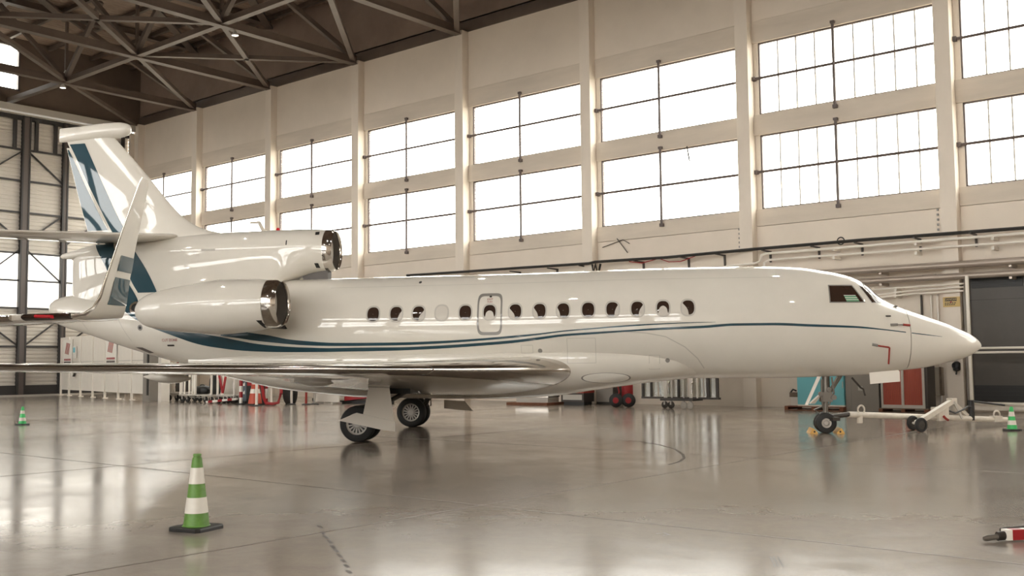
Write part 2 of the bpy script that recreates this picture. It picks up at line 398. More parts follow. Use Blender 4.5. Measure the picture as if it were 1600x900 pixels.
# ------------------------------------------------------------------ the business jet
FUS = [(-8.82,3.10,3.02,.03),(-8.76,3.26,2.84,.16),(-8.6,3.35,2.72,.25),(-8.29,3.42,2.60,.36),(-7.75,3.46,2.44,.46),(-7.07,3.50,2.21,.58),(-6.4,3.53,2.00,.70),(-5.4,3.58,1.73,.86),(-4.0,3.65,1.42,1.04),(-2.5,3.70,1.28,1.17),(-1.5,3.705,1.25,1.22),(-.5,3.715,1.25,1.25),(2.9,3.73,1.25,1.25),(6.8,3.79,1.25,1.25),(8.2,3.79,1.24,1.24),(8.9,3.77,1.24,1.21),(9.5,3.73,1.25,1.17),(9.92,3.66,1.26,1.13),(10.2,3.61,1.27,1.09),(10.5,3.53,1.28,1.05),(10.76,3.42,1.29,1.0),(10.95,3.27,1.30,.96),(11.08,3.14,1.31,.93),(11.3,2.97,1.33,.87),(11.5,2.86,1.37,.82),(12.1,2.62,1.44,.66),(12.65,2.41,1.56,.48),(12.9,2.29,1.62,.38),(13.1,2.19,1.70,.28),(13.26,2.07,1.80,.16),(13.33,1.99,1.86,.08),(13.36,1.93,1.92,.01)]
_x = [r[0] for r in FUS]
fzt = pchip(_x, [r[1] for r in FUS]); fzb = pchip(_x, [r[2] for r in FUS]); fw = pchip(_x, [r[3] for r in FUS])
def fus(u, t, off=0.):
    zt, zb, w = fzt(u), fzb(u), fw(u)
    return Vector((u, (w+off)*math.cos(t), (zt+zb)/2+((zt-zb)/2+off)*math.sin(t)))
def fus_rings(u0, u1, n, seg=96):
    us = [u0+(u1-u0)*i/n for i in range(n+1)]
    if u0 < -8: us = sorted(set(us + [r[0] for r in FUS[:5]]))
    if u1 > 13: us = sorted(set(us + [r[0] for r in FUS[-6:]]))
    return [[fus(u, 2*PI*k/seg) for k in range(seg)] for u in us]
def naca(x, t): return 5*t*(.2969*math.sqrt(x)-.126*x-.3516*x*x+.2843*x**3-.1036*x**4)
def airfoil_ring(x0, x1, t, n=14):
    xs = [x0+(x1-x0)*(1-math.cos(PI*i/n))/2 for i in range(n+1)]
    return [(x, naca(x, t)) for x in xs] + [(x, -naca(x, t)) for x in reversed(xs)]
def wing_sections(gam):
    """spanwise stations: v, LE u, LE z, chord, thickness, incidence (deg)"""
    tg = math.tan(math.radians(gam)); out = []
    for v in (.6, 1.1, 2.0, 3.2, 4.5, 6.5, 8.5, 10.5, 11.9, 12.4):
        u = 4.24-(v-1.2)*math.tan(math.radians(35)) if v < 4.5 else 4.24-3.3*math.tan(math.radians(35))-(v-4.5)*math.tan(math.radians(30))
        te = -1.75 if v < 4.5 else -1.75-(v-4.5)*.265
        if v < 1.2: te = -1.7
        f = min(1, max(0, (v-1.1)/11.3)); f2 = min(1, f/.35)
        out.append((v, u, 1.47+(v-1.2)*tg, u-te, .135-.053*f2-.01*f, 3.2-2.6*f2-.6*f))
    return out
def wing_ring(sec, side, x0, x1):
    v, u, z, c, t, inc = sec; a = math.radians(inc); r = []
    for x, y in airfoil_ring(x0, x1, t):
        dx, dz = x*c, y*c
        r.append(Vector((u-dx*math.cos(a)-dz*math.sin(a)*0, side*v, z-dx*math.sin(a)+dz*math.cos(a))))
    return r
def winglet_rings(sec, side, x0, x1):
    v, u, z, c, t, inc = sec; rings = []
    for k, (dv, dz, du, ch, cant) in enumerate(((0, 0, 0, 1.0, 0), (.08, .02, .10, .88, 22), (.14, .09, .19, .74, 48), (.18, .20, .25, .64, 66), (.21, .38, .31, .57, 75), (.30, .85, .46, .42, 77), (.42, 1.50, .69, .24, 77), (.43, 1.56, .74, .17, 77))):
        a = math.radians(cant); r = []
        for x, y in airfoil_ring(x0, x1, t*.85):
            cc = c*ch; r.append(Vector((u-du-x*cc, side*(v+dv-y*cc*math.sin(a)), z+dz+y*cc*math.cos(a))))
        rings.append(r)
    return rings
def build_jet(label, loc, rz, gam, full=True):
    J = thing('business_jet', label, 'airplane', loc, rz)
    hull = MB().loft(fus_rings(-8.82, 11.68, 130)); hull.build('fuselage', 'paint', J, True)
    MB().loft(fus_rings(11.692, 13.36, 26)).build('radome', 'paint', J, True)
    bz = pchip([-4.9,-4.07,-3.4,-2.8,-2.1,-1.5,-.7,2.5,3.75,4.65,5.24,6.1,6.7,7.4],[1.62,1.36,1.2,1.07,.98,.92,.85,.80,.85,.97,1.05,1.16,1.22,1.31])
    bw = pchip([-4.9,-3.6,-2,0,4,5.5,6.6,7.4],[.55,.90,1.08,1.14,1.14,1.05,.92,.6])
    rings = []
    for i in range(49):
        u = -4.9+12.3*i/48; w, zb = bw(u), bz(u); r = []
        for k in range(40):
            a = 2*PI*k/40; c, s_ = math.cos(a), math.sin(a)
            y = w*math.copysign(abs(c)**(2/2.5), c); zz = math.copysign(abs(s_)**(2/2.5), s_)
            r.append((u, y, 1.75+(1.75-zb)*zz if zz < 0 else 1.75+.25*zz))
        rings.append(r)
    fair = MB().loft(rings); fair.build('belly_fairing', 'paint', J, True)
    # centre engine and tail boom
    secs = [(-1.62,4.90,3.88,.51,0),(-1.9,4.92,3.84,.53,0),(-2.3,4.93,3.74,.55,.25),(-2.8,4.925,3.5,.56,.8),(-3.4,4.915,3.3,.56,1),(-4.2,4.90,3.2,.535,1),(-5.0,4.88,3.15,.49,1),(-5.8,4.84,3.1,.43,1),(-6.6,4.78,3.0,.37,1),(-7.3,4.72,3.0,.31,1),(-7.8,4.66,3.1,.22,1),(-8.1,4.58,3.25,.12,1),(-8.22,4.5,3.3,.03,1)]
    fs = [pchip([s_[0] for s_ in secs[::-1]], [s_[i] for s_ in secs[::-1]]) for i in range(1, 5)]
    rings = []
    for i in range(61):
        u = -8.22+6.6*i/60; zt, zb, w, b = [f(u) for f in fs]; zc = zt-.51 if u > -5 else zt-.51+(-5-u)*.03; r = []
        for k in range(48):
            a = 2*PI*k/48; c, s_ = math.cos(a), math.sin(a)
            if s_ >= 0: r.append((u, w*c, zc+(zt-zc)*s_))
            else: r.append((u, c*w*(1-b)+b*math.copysign(w*(1+.6*s_*s_), c)*min(1, abs(c)*6), zc+(zc-zb)*s_))
        rings.append(r)
    cnac = MB().loft(rings); cnac.build('centre_engine_cowl', 'paint', J, True)
    def lip(cx, cy, cz, r0, lu):
        m = MB(); R = r0
        m.lathe([(cx-lu, R*1.0), (cx-lu*.6, R*1.0), (cx-lu*.25, R*.975), (cx-.04, R*.93), (cx, R*.905), (cx-.015, R*.885), (cx-.05, R*.868), (cx-.08, R*.862)], (0, cy, cz), 'x', 48, False, False)
        m.build('intake_lip', 'chrome', J, True)
        d = MB().lathe([(cx-.075, R*.858), (cx-.75, R*.86), (cx-.76, R*.25), (cx-.76, .02)], (0, cy, cz), 'x', 40, False, True)
        dk = d.build('intake_duct', 'duct', J, True)
        MB().lathe([(cx-.76, R*.26), (cx-.62, R*.20), (cx-.52, R*.10), (cx-.48, .01)], (0, cy, cz), 'x', 20).build('fan_spinner', 'darkmetal', dk, True)
        bl = MB()
        for k in range(22):
            a = 2*PI*k/22; p = Vector((cx-.70, cy+R*.24*math.cos(a), cz+R*.24*math.sin(a))); q = Vector((cx-.70, cy+R*.84*math.cos(a+.12), cz+R*.84*math.sin(a+.12)))
            bl.bar(p, q, .07, .02, (1, .6*math.sin(a), -.6*math.cos(a)))
        bl.build('fan_blades', 'fan', dk)
    lip(-1.40, 0, 4.39, .51, .27)
    MB().box(-2.2, -1.58, -.14, .14, 3.6, 3.95).build('engine_pylon', 'darkmetal', J)
    # side engines
    npf = pchip([-5.36,-5.3,-5.0,-4.1,-3.35,-2.6,-2.28],[.18,.26,.40,.545,.615,.585,.545]); nzc = pchip([-5.36,-3.35,-2.0],[2.88,2.945,3.0])
    nacs = []
    for side in (-1, 1):
        rings = []
        for i in range(41):
            u = -5.36+3.08*i/40; rr = npf(u); rings.append([(u, side*2.12+rr*math.cos(2*PI*k/48), nzc(u)+rr*math.sin(2*PI*k/48)) for k in range(48)])
        nc = MB().loft(rings); nc.build('engine_nacelle', 'paint', J, True); nacs.append(nc)
        lip(-1.97, side*2.12, 3.0, .54, .30)
        MB().loft([[Vector((-2.9-x*2.0, side*yy, 3.02+y*2.0)) for x, y in airfoil_ring(0, 1, .16)] for yy in (.7, 1.75)]).build('nacelle_pylon', 'paint', J, True)
    # fin and rudder
    fle = pchip([4.4,4.7,4.86,4.93,5.04,5.25,5.42,6.32,6.99,7.42],[-4.0,-4.05,-4.2,-4.5,-4.88,-5.24,-5.44,-6.23,-6.82,-7.22])
    fte = pchip([4.4,4.93,5.94,7.42],[-7.72,-7.84,-8.14,-8.54]); fh = pchip([4.4,5.19,6.17,7.2,7.42],[-6.95,-7.33,-7.87,-8.40,-8.50])
    def fin_ring(z, x0, x1, k=1.):
        le, te = fle(z), fte(z); c = le-te; tt = (.095+.03*max(0, 5.6-z))*k
        return [Vector((le-x*c, y*c, z)) for x, y in airfoil_ring(x0, x1, tt, 16)]
    hx = lambda z: (fle(z)-fh(z))/(fle(z)-fte(z))
    zs = [4.4+i*(7.42-4.4)/36 for i in range(37)]
    fin = MB().loft([fin_ring(z, 0, min(.99, hx(z)), 1) for z in zs]); fin.build('fin', 'paint', J, True)
    zr = [z for z in zs if 4.95 <= z <= 7.2]
    rud = MB().loft([fin_ring(z, min(.985, hx(z)+.004), 1, 1) for z in zr]); rud.build('rudder', 'paint', J, True)
    bul = MB(); prof = [(-8.66,7.50,.18,.04),(-8.4,7.51,.185,.09),(-8.0,7.53,.19,.13),(-7.5,7.565,.2,.16),(-7.1,7.575,.2,.17),(-6.9,7.58,.165,.15),(-6.79,7.585,.11,.10),(-6.755,7.59,.04,.03)]
    pf = [pchip([p[0] for p in prof], [p[i] for p in prof]) for i in (1, 2, 3)]
    bul.loft([[(u, pf[2](u)*math.cos(2*PI*k/28), pf[0](u)+pf[1](u)*math.sin(2*PI*k/28)) for k in range(28)] for u in [-8.66+1.905*(1-(1-i/24)**1.6) for i in range(25)]])
    bul.build('fin_tip_fairing', 'paint', J, True)
    MB().loft([[(u, w*math.cos(2*PI*k/20), z+h*math.sin(2*PI*k/20)) for k in range(20)] for u, z, w, h in ((-7.2,4.52,.24,.2),(-7.7,4.49,.20,.17),(-8.2,4.44,.13,.11),(-8.5,4.41,.08,.065),(-8.56,4.405,.03,.03))]).build('tail_cone_fairing', 'paint', J, True)
    for side in (-1, 1):
        sx = []
        for f in [i/8 for i in range(9)]:
            v = .15+4.5*f; le = -5.42-(v-.3)*.63; c = 2.35-1.35*f; sx.append([Vector((le-x*c, side*v, 4.83-.33*f+y*c-.055*x*c)) for x, y in airfoil_ring(0, .9, .085)])
        MB().loft(sx).build('horizontal_stabilizer', 'paint', J, True)
        sx = []
        for f in [i/8 for i in range(9)]:
            v = .35+4.2*f; le = -5.42-(v-.3)*.63; c = 2.33-1.33*f; sx.append([Vector((le-x*c, side*v, 4.815-.31*f+y*c-.055*x*c)) for x, y in airfoil_ring(.71, 1, .075, 8)])
        MB().loft(sx).build('elevator', 'tan', J, True)
    # wings
    for side in (-1, 1):
        ss = wing_sections(gam)
        MB().loft([wing_ring(s_, side, .045, 1) for s_ in ss]).build('wing', 'paint', J, True)
        le = [s_ for s_ in ss]
        MB().loft([wing_ring((s_[0], s_[1]+.006, s_[2], s_[3], s_[4]*1.02, s_[5]), side, 0, .075) for s_ in le[:5]]).build('leading_edge', 'lemetal', J, True)
        s5 = le[4]; s5b = (s5[0]+.03, s5[1]-.018, s5[2], s5[3], s5[4], s5[5])
        MB().loft([wing_ring((s_[0], s_[1]+.006, s_[2], s_[3], s_[4]*1.02, s_[5]), side, 0, .075) for s_ in [s5b]+le[5:9]]).build('leading_edge', 'lemetal', J, True)
        wgl = MB().loft(winglet_rings(ss[-1], side, 0, 1)); wo = wgl.build('winglet', 'paint', J, True)
        MB().loft([[p+Vector((.006, 0, 0)) for p in r] for r in winglet_rings(ss[-1], side, 0, .05)]).build('leading_edge', 'chrome', wo, True)
        wr = winglet_rings(ss[-1], side, .28, 1)
        def wpt(q, i_):
            zs_ = (0, .02, .09, .20, .38, .85, 1.50, 1.56); k_ = max(i for i in range(7) if zs_[i] <= q+1e-9); f_ = (q-zs_[k_])/(zs_[k_+1]-zs_[k_]); return wr[k_][i_].lerp(wr[k_+1][i_], f_)+Vector((0, side*.005, -.001))
        for q0, q1 in ((.15, .44), (.51, .68)):
            MB().loft([[wpt(q0+(q1-q0)*a_/6, i_) for i_ in range(15, 30)] for a_ in range(7)], False, False, closed=False).build('winglet_stripe', 'teal', wo, True)
        tl = ss[-2]
        MB().loft([[Vector((tl[1]-.055+.05*x-.10*f, side*(tl[0]+.25+.11*f), tl[2]+.012+.016*y)) for x, y in ((.6,1),(1,.4),(1,-.4),(.6,-1),(-1,-1),(-1,1))] for f in (0, 1)]).build('navigation_light', 'redlens' if side > 0 else 'greenbright', J)
        MB().loft([wing_ring((v_, s8[1]-(v_-11.9)*(s8[1]-s9[1])/.5+.012, s8[2]+(v_-11.9)*(s9[2]-s8[2])/.5, s8[3]+(v_-11.9)*(s9[3]-s8[3])/.5, s8[4]*1.03, 0), side, 0, .09) for s8, s9 in [(ss[-2], ss[-1])] for v_ in (12.0, 12.2, 12.38)]).build('lamp_glass', 'glassdark', J, True)
        for (v0, uc) in ((3.0, -.95), (6.9, -2.3)):
            zc = 1.47+(v0-1.2)*math.tan(math.radians(gam))-(.22 if v0 < 5 else .13)
            MB().loft([[(uc+.45*a, side*v0+.09*b*math.cos(2*PI*k/16), zc-.02*a+.10*b*math.sin(2*PI*k/16)) for k in range(16)] for a, b in ((-1,.05),(-.7,.55),(-.3,.92),(.1,1),(.5,.8),(.8,.45),(1,.05))]).build('flap_track_fairing', 'paint', J, True)
    # landing gear
    def wheel(c, R, w, parent, slots, q):
        x, y, z = c
        MB().lathe([(-w*.5, R*.60*q), (-w*.5, R*.80), (-w*.42, R*.93), (-w*.25, R*.99), (0, R), (w*.25, R*.99), (w*.42, R*.93), (w*.5, R*.80), (w*.5, R*.60*q)], c, 'y', 40, False, False).build('tyre', 'tyre', parent, True)
        h = MB().lathe([(-w*.40, R*.62*q), (-w*.32, R*.56*q), (-w*.30, R*.50*q)], c, 'y', 36, False, False); h.lathe([(w*.36, R*.62), (w*.3, R*.5), (w*.3, .02)], c, 'y', 36, False, True)
        h.lathe([(-w*.42, .02), (-w*.42, R*.20), (-w*.30, R*.27)], c, 'y', 24, True, False)
        if slots:
            for k in range(slots):
                a = 2*PI*k/slots; h.bar((x+R*.26*math.cos(a), y-w*.3, z+R*.26*math.sin(a)), (x+R*.52*math.cos(a), y-w*.3, z+R*.52*math.sin(a)), .030, .03, (0, 1, 0))
        else: h.lathe([(-w*.30, R*.20), (-w*.28, R*.52*q)], c, 'y', 30, False, False)
        h.build('wheel_hub', 'hub', parent, True)
        MB().lathe([(-w*.2, R*.58), (-w*.2, .02)], c, 'y', 28, False, True).build('brake_disc', 'black', parent)
    for side in (-1, 1):
        gs = MB(); gs.tube([(.42, side*2.42, 1.25), (.36, side*2.46, .85)], .10, 14); gs.tube([(.36, side*2.47, .9), (.22, side*2.48, .55), (-.08, side*2.48, .40)], .07, 14)
        gs.tube([(-.08, side*2.2, .385), (-.08, side*2.75, .385)], .055, 10); gs.tube([(.36, side*2.46, .75), (.85, side*1.7, 1.1)], .05, 10); gs.tube([(.2, side*2.40, .6), (.42, side*2.35, .75), (.38, side*2.42, .95)], .03, 8)
        gs.tube([(.38, side*2.35, 1.15), (.4, side*2.38, .55), (.1, side*2.4, .45)], .018, 6)
        gr = gs.build('main_gear', 'darkmetal', J, True)
        for v in (2.22, 2.72): wheel((-.08, side*v, .385), .385, .20 if v < 2.5 else .2, gr, 15, 1.)
        P1 = [(.02,1.45),(.72,1.45),(.70,1.22),(.66,1.17),(.66,1.12),(.76,.45),(.10,.60),(.22,1.14),(.21,1.19),(.17,1.3)]
        if side < 0:
            MB().prism(P1, 'y', side*2.93, side*2.97).build('gear_door', 'white', gr)
            MB().prism([(.205,1.155),(.675,1.135),(.672,1.165),(.21,1.185)], 'y', side*2.974, side*2.978).build('door_seam', 'seam', gr)
            MB().prism([(-.42,.47),(-.03,.63),(.79,.45),(.79,.24),(.72,.25),(.55,.27)], 'y', side*2.985, side*3.02).build('wheel_door', 'white', gr)
        if side > 0: MB().prism([(.73,.69),(1.29,.65),(1.5,.40),(1.2,.42),(.73,.47)], 'y', 2.46, 2.5).build('inner_gear_door', 'tan', gr)
        MB().box(.05, .95, side*1.7-.60, side*1.7+.60, 1.0, 1.3).build('wheel_well', 'black', J)
    ng = MB(); ng.tube([(9.99, 0, 1.35), (9.985, 0, .75)], .085, 14); ng.tube([(9.985, 0, .8), (9.95, 0, .30)], .055, 12)
    ng.tube([(9.95, -.16, .245), (9.95, .16, .245)], .04, 10); ng.tube([(10.32, 0, 1.30), (10.02, 0, .84)], .05, 10); ng.tube([(10.26, -.08, 1.3), (10.10, -.05, .97)], .03, 8)
    ng.tube([(10.0, 0, .62), (9.72, 0, .52), (9.93, 0, .38)], .028, 8); ng.box(9.86, 10.10, -.16, .16, .70, .92); ng.tube([(9.88, -.13, 1.2), (9.86, -.16, .8), (9.9, -.13, .55)], .022, 6); ng.tube([(10.1, -.12, 1.25), (10.13, -.17, .9), (10.02, -.12, .62)], .02, 6)
    ng.lathe([(-.05, .06), (.05, .06)], (10.12, -.18, .80), 'y', 14); ng.lathe([(-.05, .05), (.05, .05)], (9.84, -.18, .88), 'y', 14); ng.lathe([(-.04, .05), (.04, .05)], (10.02, -.2, .98), 'y', 14)
    ngo = ng.build('nose_gear', 'gearsteel', J, True)
    for v in (-.13, .13): wheel((9.945, v, .232), .232, .14, ngo, 0, .78)
    MB().prism([(9.76,1.27),(9.84,1.27),(9.54,.64),(9.47,.64)], 'y', -.30, -.27).build('gear_door', 'white', ngo)
    MB().prism([(9.84,.86),(9.93,.93),(9.72,.66),(9.62,.66)], 'y', -.12, .12).build('gear_fork_plate', 'tan', ngo)
    MB().prism([(10.85,1.35),(11.46,1.40),(11.49,1.37),(11.49,1.15),(10.86,1.10)], 'y', -.47, -.44).build('nose_gear_door', 'white', J)
    MB().tube([(10.50, -.3, 1.24), (10.68, -.32, 1.02), (10.74, -.32, .98), (10.77, -.32, .84)], .022, 8).build('drain_hose', 'darkmetal', J, True)
    # --- everything that lies on the skin, cast sideways on to it
    vs, fcs = [], []
    for m in (hull, fair, cnac, fin, rud) + tuple(nacs):
        n = len(vs); vs += [Vector(p) for p in m.v]; fcs += [tuple(i+n for i in f) for f in m.f]
    bvh_all = BVHTree.FromPolygons(vs, fcs)
    vs2, fc2 = [], []
    for m in (hull, fair, cnac, fin, rud):
        n = len(vs2); vs2 += [Vector(p) for p in m.v]; fc2 += [tuple(i+n for i in f) for f in m.f]
    bvh_body = BVHTree.FromPolygons(vs2, fc2)
    rad = MB().loft(fus_rings(11.692, 13.36, 26)); bvh_rad = BVHTree.FromPolygons([Vector(p) for p in rad.v], rad.f)
    def cast(u, z, off, side, bv=None):
        best = None
        for b in ((bv,) if bv else (bvh_body, bvh_rad)):
            h = b.ray_cast(Vector((u, side*6, z)), Vector((0, -side, 0)))
            if h[0] is not None and (best is None or h[0].y*side > best[0].y*side): best = h
        if best is None: return None
        n = best[1]
        if n.y*side < 0: n = -n
        return best[0]+n*off
    def grid(name, pts, m, parent, off=.006, side=-1, bv=None, label=None):
        """pts[row][col] = (u, z)"""
        mb = MB(); idx = {}; 
        for i, row in enumerate(pts):
            for j, (u, z) in enumerate(row):
                p = cast(u, z, off, side, bv)
                if p is not None: idx[i, j] = len(mb.v); mb.v.append(tuple(p))
        for i in range(len(pts)-1):
            for j in range(len(pts[0])-1):
                q = [(i, j), (i, j+1), (i+1, j+1), (i+1, j)]
                if all(k in idx for k in q): mb.f.append(tuple(idx[k] for k in q))
        return mb.build(name, m, parent, True, label=label)
    def disc(name, uc, zc, ru, rz_, m, parent, off=.006, e=2.4, r0=0., n=28, side=-1, bv=None, zoff=lambda c, s_: 0, label=None):
        rows = []
        for q in (r0, r0+(1-r0)*.4, r0+(1-r0)*.75, 1.0):
            q = max(q, .02); row = []
            for k in range(n+1):
                a = 2*PI*k/n; c, s_ = math.cos(a), math.sin(a)
                row.append((uc+q*ru*math.copysign(abs(c)**(2/e), c), zc+q*rz_*math.copysign(abs(s_)**(2/e), s_)))
            rows.append(row)
        return grid(name, rows, m, parent, off, side, bv, label)
    def band(name, top, bot, m, n=90, off=.006, u0=None, u1=None, bv=None, label=None):
        ft, fb = pchip(*zip(*top)), pchip(*zip(*bot)); a = u0 if u0 is not None else max(top[0][0], bot[0][0]); b = u1 if u1 is not None else min(top[-1][0], bot[-1][0])
        us = [a+(b-a)*i/n for i in range(n+1)]
        return grid(name, [[(u, fb(u)+(ft(u)-fb(u))*k/3) for u in us] for k in range(4)], m, J, off, bv=bv, label=label)
    band('stripe', [(-3.9,2.50),(-3.012,2.377),(-2.663,2.327),(-2.195,2.232),(-1.732,2.182),(-1.12,2.138),(-.514,2.129),(.383,2.127),(1.272,2.145),(2.153,2.184),(3.025,2.244),(3.601,2.286),(4.174,2.345),(4.883,2.396),(5.587,2.443),(6.423,2.473),(7.251,2.487),(7.498,2.486)],
         [(-3.876,2.331),(-3.469,2.28),(-2.99,2.206),(-2.674,2.172),(-2.205,2.122),(-1.741,2.086),(-1.128,2.065),(-.521,2.059),(.377,2.062),(1.268,2.087),(2.15,2.134),(3.023,2.195),(3.6,2.251),(4.173,2.317),(4.883,2.368),(5.586,2.41),(6.423,2.452),(7.251,2.475),(7.498,2.481)], 'teal', 110, label='upper teal stripe')
    band('stripe', [(-5.865,2.70),(-5.48,2.60),(-4.624,2.43),(-3.877,2.308),(-3.474,2.228),(-2.997,2.14),(-2.368,2.073),(-1.747,2.036),(-1.133,2.017),(-.525,2.022),(.373,2.019),(1.264,2.042),(2.147,2.086),(3.021,2.143),(3.599,2.201),(4.172,2.265),(4.881,2.303),(5.585,2.336),(6.421,2.382),(7.25,2.411),(7.907,2.449),(8.696,2.449),(9.564,2.407),(10.519,2.357),(11.073,2.292),(11.69,2.212)],
         [(-5.866,2.607),(-5.485,2.478),(-4.98,2.303),(-4.65,2.193),(-4.32,2.113),(-3.911,2.048),(-3.506,1.998),(-3.024,1.963),(-2.388,1.941),(-1.762,1.934),(-1.145,1.933),(-.536,1.935),(.365,1.945),(1.258,1.973),(2.142,2.02),(3.018,2.081),(3.596,2.145),(4.17,2.215),(4.88,2.256),(5.584,2.298),(6.421,2.333),(7.249,2.356),(7.906,2.396),(8.695,2.394),(9.563,2.354),(10.518,2.316),(11.072,2.267),(11.69,2.193)], 'teal', 150, label='lower teal stripe')
    band('stripe', [(11.70,2.210),(11.923,2.182),(12.383,2.120)], [(11.70,2.192),(11.921,2.163),(12.382,2.114)], 'teal', 12, label='thin end of the teal stripe')
    Rz = pchip([3.3,3.46,4.02,4.68,5.31,6.03,7.28],[-5.62,-5.72,-6.08,-6.55,-6.98,-7.35,-7.96]); Wz = pchip([2.6,3.05,3.33,3.71,4.48,5.19,6.17,7.2,7.3],[-5.3,-6.0,-6.2,-6.49,-6.89,-7.33,-7.87,-8.40,-8.46])
    Lz = pchip([2.62,2.8,3.02,3.28,3.56,4.04,4.52,4.94,5.92,7.27],[-5.88,-6.22,-6.53,-6.73,-6.94,-7.15,-7.46,-7.80,-8.09,-8.46])
    zz = [3.42+i*(7.26-3.42)/64 for i in range(65)]
    grid('fin_stripe', [[(Wz(z)+.05+(Rz(z)-Wz(z)-.05)*k/8, z) for k in range(9)] for z in zz], 'teal', J, label='front teal band of the tail')
    zz = [2.62+i*(5.0-2.62)/50 for i in range(51)]
    grid('fin_stripe', [[(Lz(z)+(Wz(z)-.05-Lz(z))*k/8, z) for k in range(9)] for z in zz], 'teal', J, label='rear teal band of the tail')
    zz = [4.98+i*(7.18-4.98)/40 for i in range(41)]
    grid('rudder_stripe', [[(fte(z)+.015+(Wz(z)-.05-fte(z)-.015)*k/5, z) for k in range(6)] for z in zz], 'teal', J)
    # cabin windows
    WIN = [(-.164,2.774),(.373,2.776),(.893,2.776),(1.425,2.778),(1.968,2.780),(2.522,2.782),(3.101,2.787),(3.648,2.788),(4.178,2.791),(4.732,2.796),(5.269,2.797),(5.817,2.800),(6.375,2.805),(6.916,2.810)]
    SH = {1: ('R', .36, .52), 2: ('R', .50, .55), 3: ('F', 0, 0), 5: ('B', .8, .62), 6: ('L', .5, .55), 7: ('L', .4, .55), 8: ('L', .26, .5), 10: ('R', .36, .66), 11: ('R', .42, .62), 12: ('B', .8, .68), 13: ('L', .55, .7)}
    for i, (u, z) in enumerate(WIN):
        fr = disc('cabin_window', u, z, .168, .198, 'seam', J, .004, 2.5, .80)
        disc('window_glass', u, z, .148, .176, 'glassdark' if i != 3 else 'shade', fr, .0035, 2.5)
        if i in SH and i != 3:
            k, f, hgt = SH[i]
            w = .135; h = .16; a0 = u-w if k == 'L' else (u+w-2*w*f if k == 'R' else u-w*f); a1 = a0+2*w*f; rows = []
            for r in range(7):
                row = []
                for c in range(9):
                    uu = a0+(a1-a0)*c/8; x = min(1, abs((uu-u)/.148)); lim = .172*(1-x**2.5)**(1/2.5)
                    q = c/8; arch = math.sqrt(max(0, 1-(1-q)**2)) if k == 'R' else (math.sqrt(max(0, 1-q*q)) if k == 'L' else math.sqrt(max(0, 1-(2*q-1)**2)))
                    top = min(lim, -lim*.96+(2*h*hgt)*arch); row.append((uu, -lim*.96+(max(top+lim*.96, .002))*r/6+z))
                rows.append(row)
            grid('window_shade', rows, 'shade', fr, .006)  # pale arcs painted in for reflections, far-side windows and seats
    # emergency exit outline
    exr = disc('emergency_exit', 2.522, 2.738, .285, .475, 'ring', J, .005, 6.0, .86, 64)
    disc('exit_latch', 2.53, 3.135, .028, .022, 'black', exr, .007)
    def decal(name, s_, u, z, size, m, parent):
        me = text_mesh(s_, size, m)
        bm_p = [cast(u+v_.co.x, z+v_.co.y, .007, -1) for v_ in me.vertices]
        for v_, p in zip(me.vertices, bm_p): v_.co = p if p is not None else Vector((u, -1.25, z))
        return link(name, me, parent)
    decal('lettering', 'EXIT', 2.52, 3.07, .065, 'red', exr); decal('lettering', 'PUSH', 2.52, 3.01, .05, 'red', exr)
    decal('lettering', 'CUT ZONE', -5.25, 2.255, .085, 'red', J)
    disc('vent_slot', -5.245, 2.132, .10, .020, 'darkmetal', J, .006, 6)
    # flight deck windows
    def quad(name, pts, m, parent, off, nn=8, bv=None):
        (a, b, c, d) = pts
        return grid(name, [[tuple((1-s_)*((1-t_)*a[q]+t_*b[q])+s_*((1-t_)*d[q]+t_*c[q]) for q in (0, 1)) for t_ in [k/nn for k in range(nn+1)]] for s_ in [k/nn for k in range(nn+1)]], m, parent, off, bv=bv)
    f1 = quad('flight_deck_window', [(9.96,3.275),(10.50,3.275),(10.735,2.868),(9.945,2.868)], 'ring', J, .004)
    quad('window_glass', [(9.985,3.25),(10.485,3.25),(10.69,2.89),(9.97,2.89)], 'glassdark', f1, .006)
    quad('green_card', [(10.27,3.03),(10.53,3.03),(10.60,2.895),(10.32,2.895)], 'greenpaper', f1, .008)
    for zc_ in (3.035, 2.985, 2.94): quad('card_line', [(10.27+(3.03-zc_)*.4,zc_),(10.53+(3.03-zc_)*.55,zc_),(10.535+(3.03-zc_)*.55,zc_-.012),(10.275+(3.03-zc_)*.4,zc_-.012)], 'label', f1, .010, 3)
    f2 = quad('flight_deck_window', [(10.655,3.265),(10.76,3.24),(11.12,2.865),(10.875,2.865)], 'ring', J, .004)
    quad('window_glass', [(10.675,3.245),(10.765,3.22),(11.095,2.88),(10.885,2.88)], 'glassdark', f2, .006)
    for side in (-1, 1):
        wsm = MB(); rows = []
        for i in range(9):
            u = 10.80+.43*i/8
            rows.append([fus(u, PI/2-side*(.10+(.62-.15*i/8)*k/8), .006) for k in range(9)])
        wsm.loft(rows, False, False, closed=False); wsm.build('windscreen', 'glassdark', J, True)
    # small marks, seams and ports on the skin
    disc('exhaust_port', -6.207, 3.048, .145, .145, 'chrome', J, .02, 2, .62)
    disc('exhaust_bore', -6.207, 3.048, .095, .095, 'black', J, .008, 2)
    disc('drain_port', -6.03, 2.565, .07, .07, 'ring', J, .006, 2); disc('drain_bore', -6.03, 2.565, .035, .035, 'black', J, .008, 2)
    quad('tail_hatch', [(-6.32,2.11),(-6.1,2.10),(-5.82,1.97),(-6.0,1.96)], 'postbrown', J, .008)
    disc('static_marker', -7.089, 3.396, .05, .045, 'black', J, .006, 1.2)
    for u, z in ((6.454, 1.662), (3.64, 1.903)): disc('fuel_port', u, z, .05, .05, 'ring', J, .006, 2)
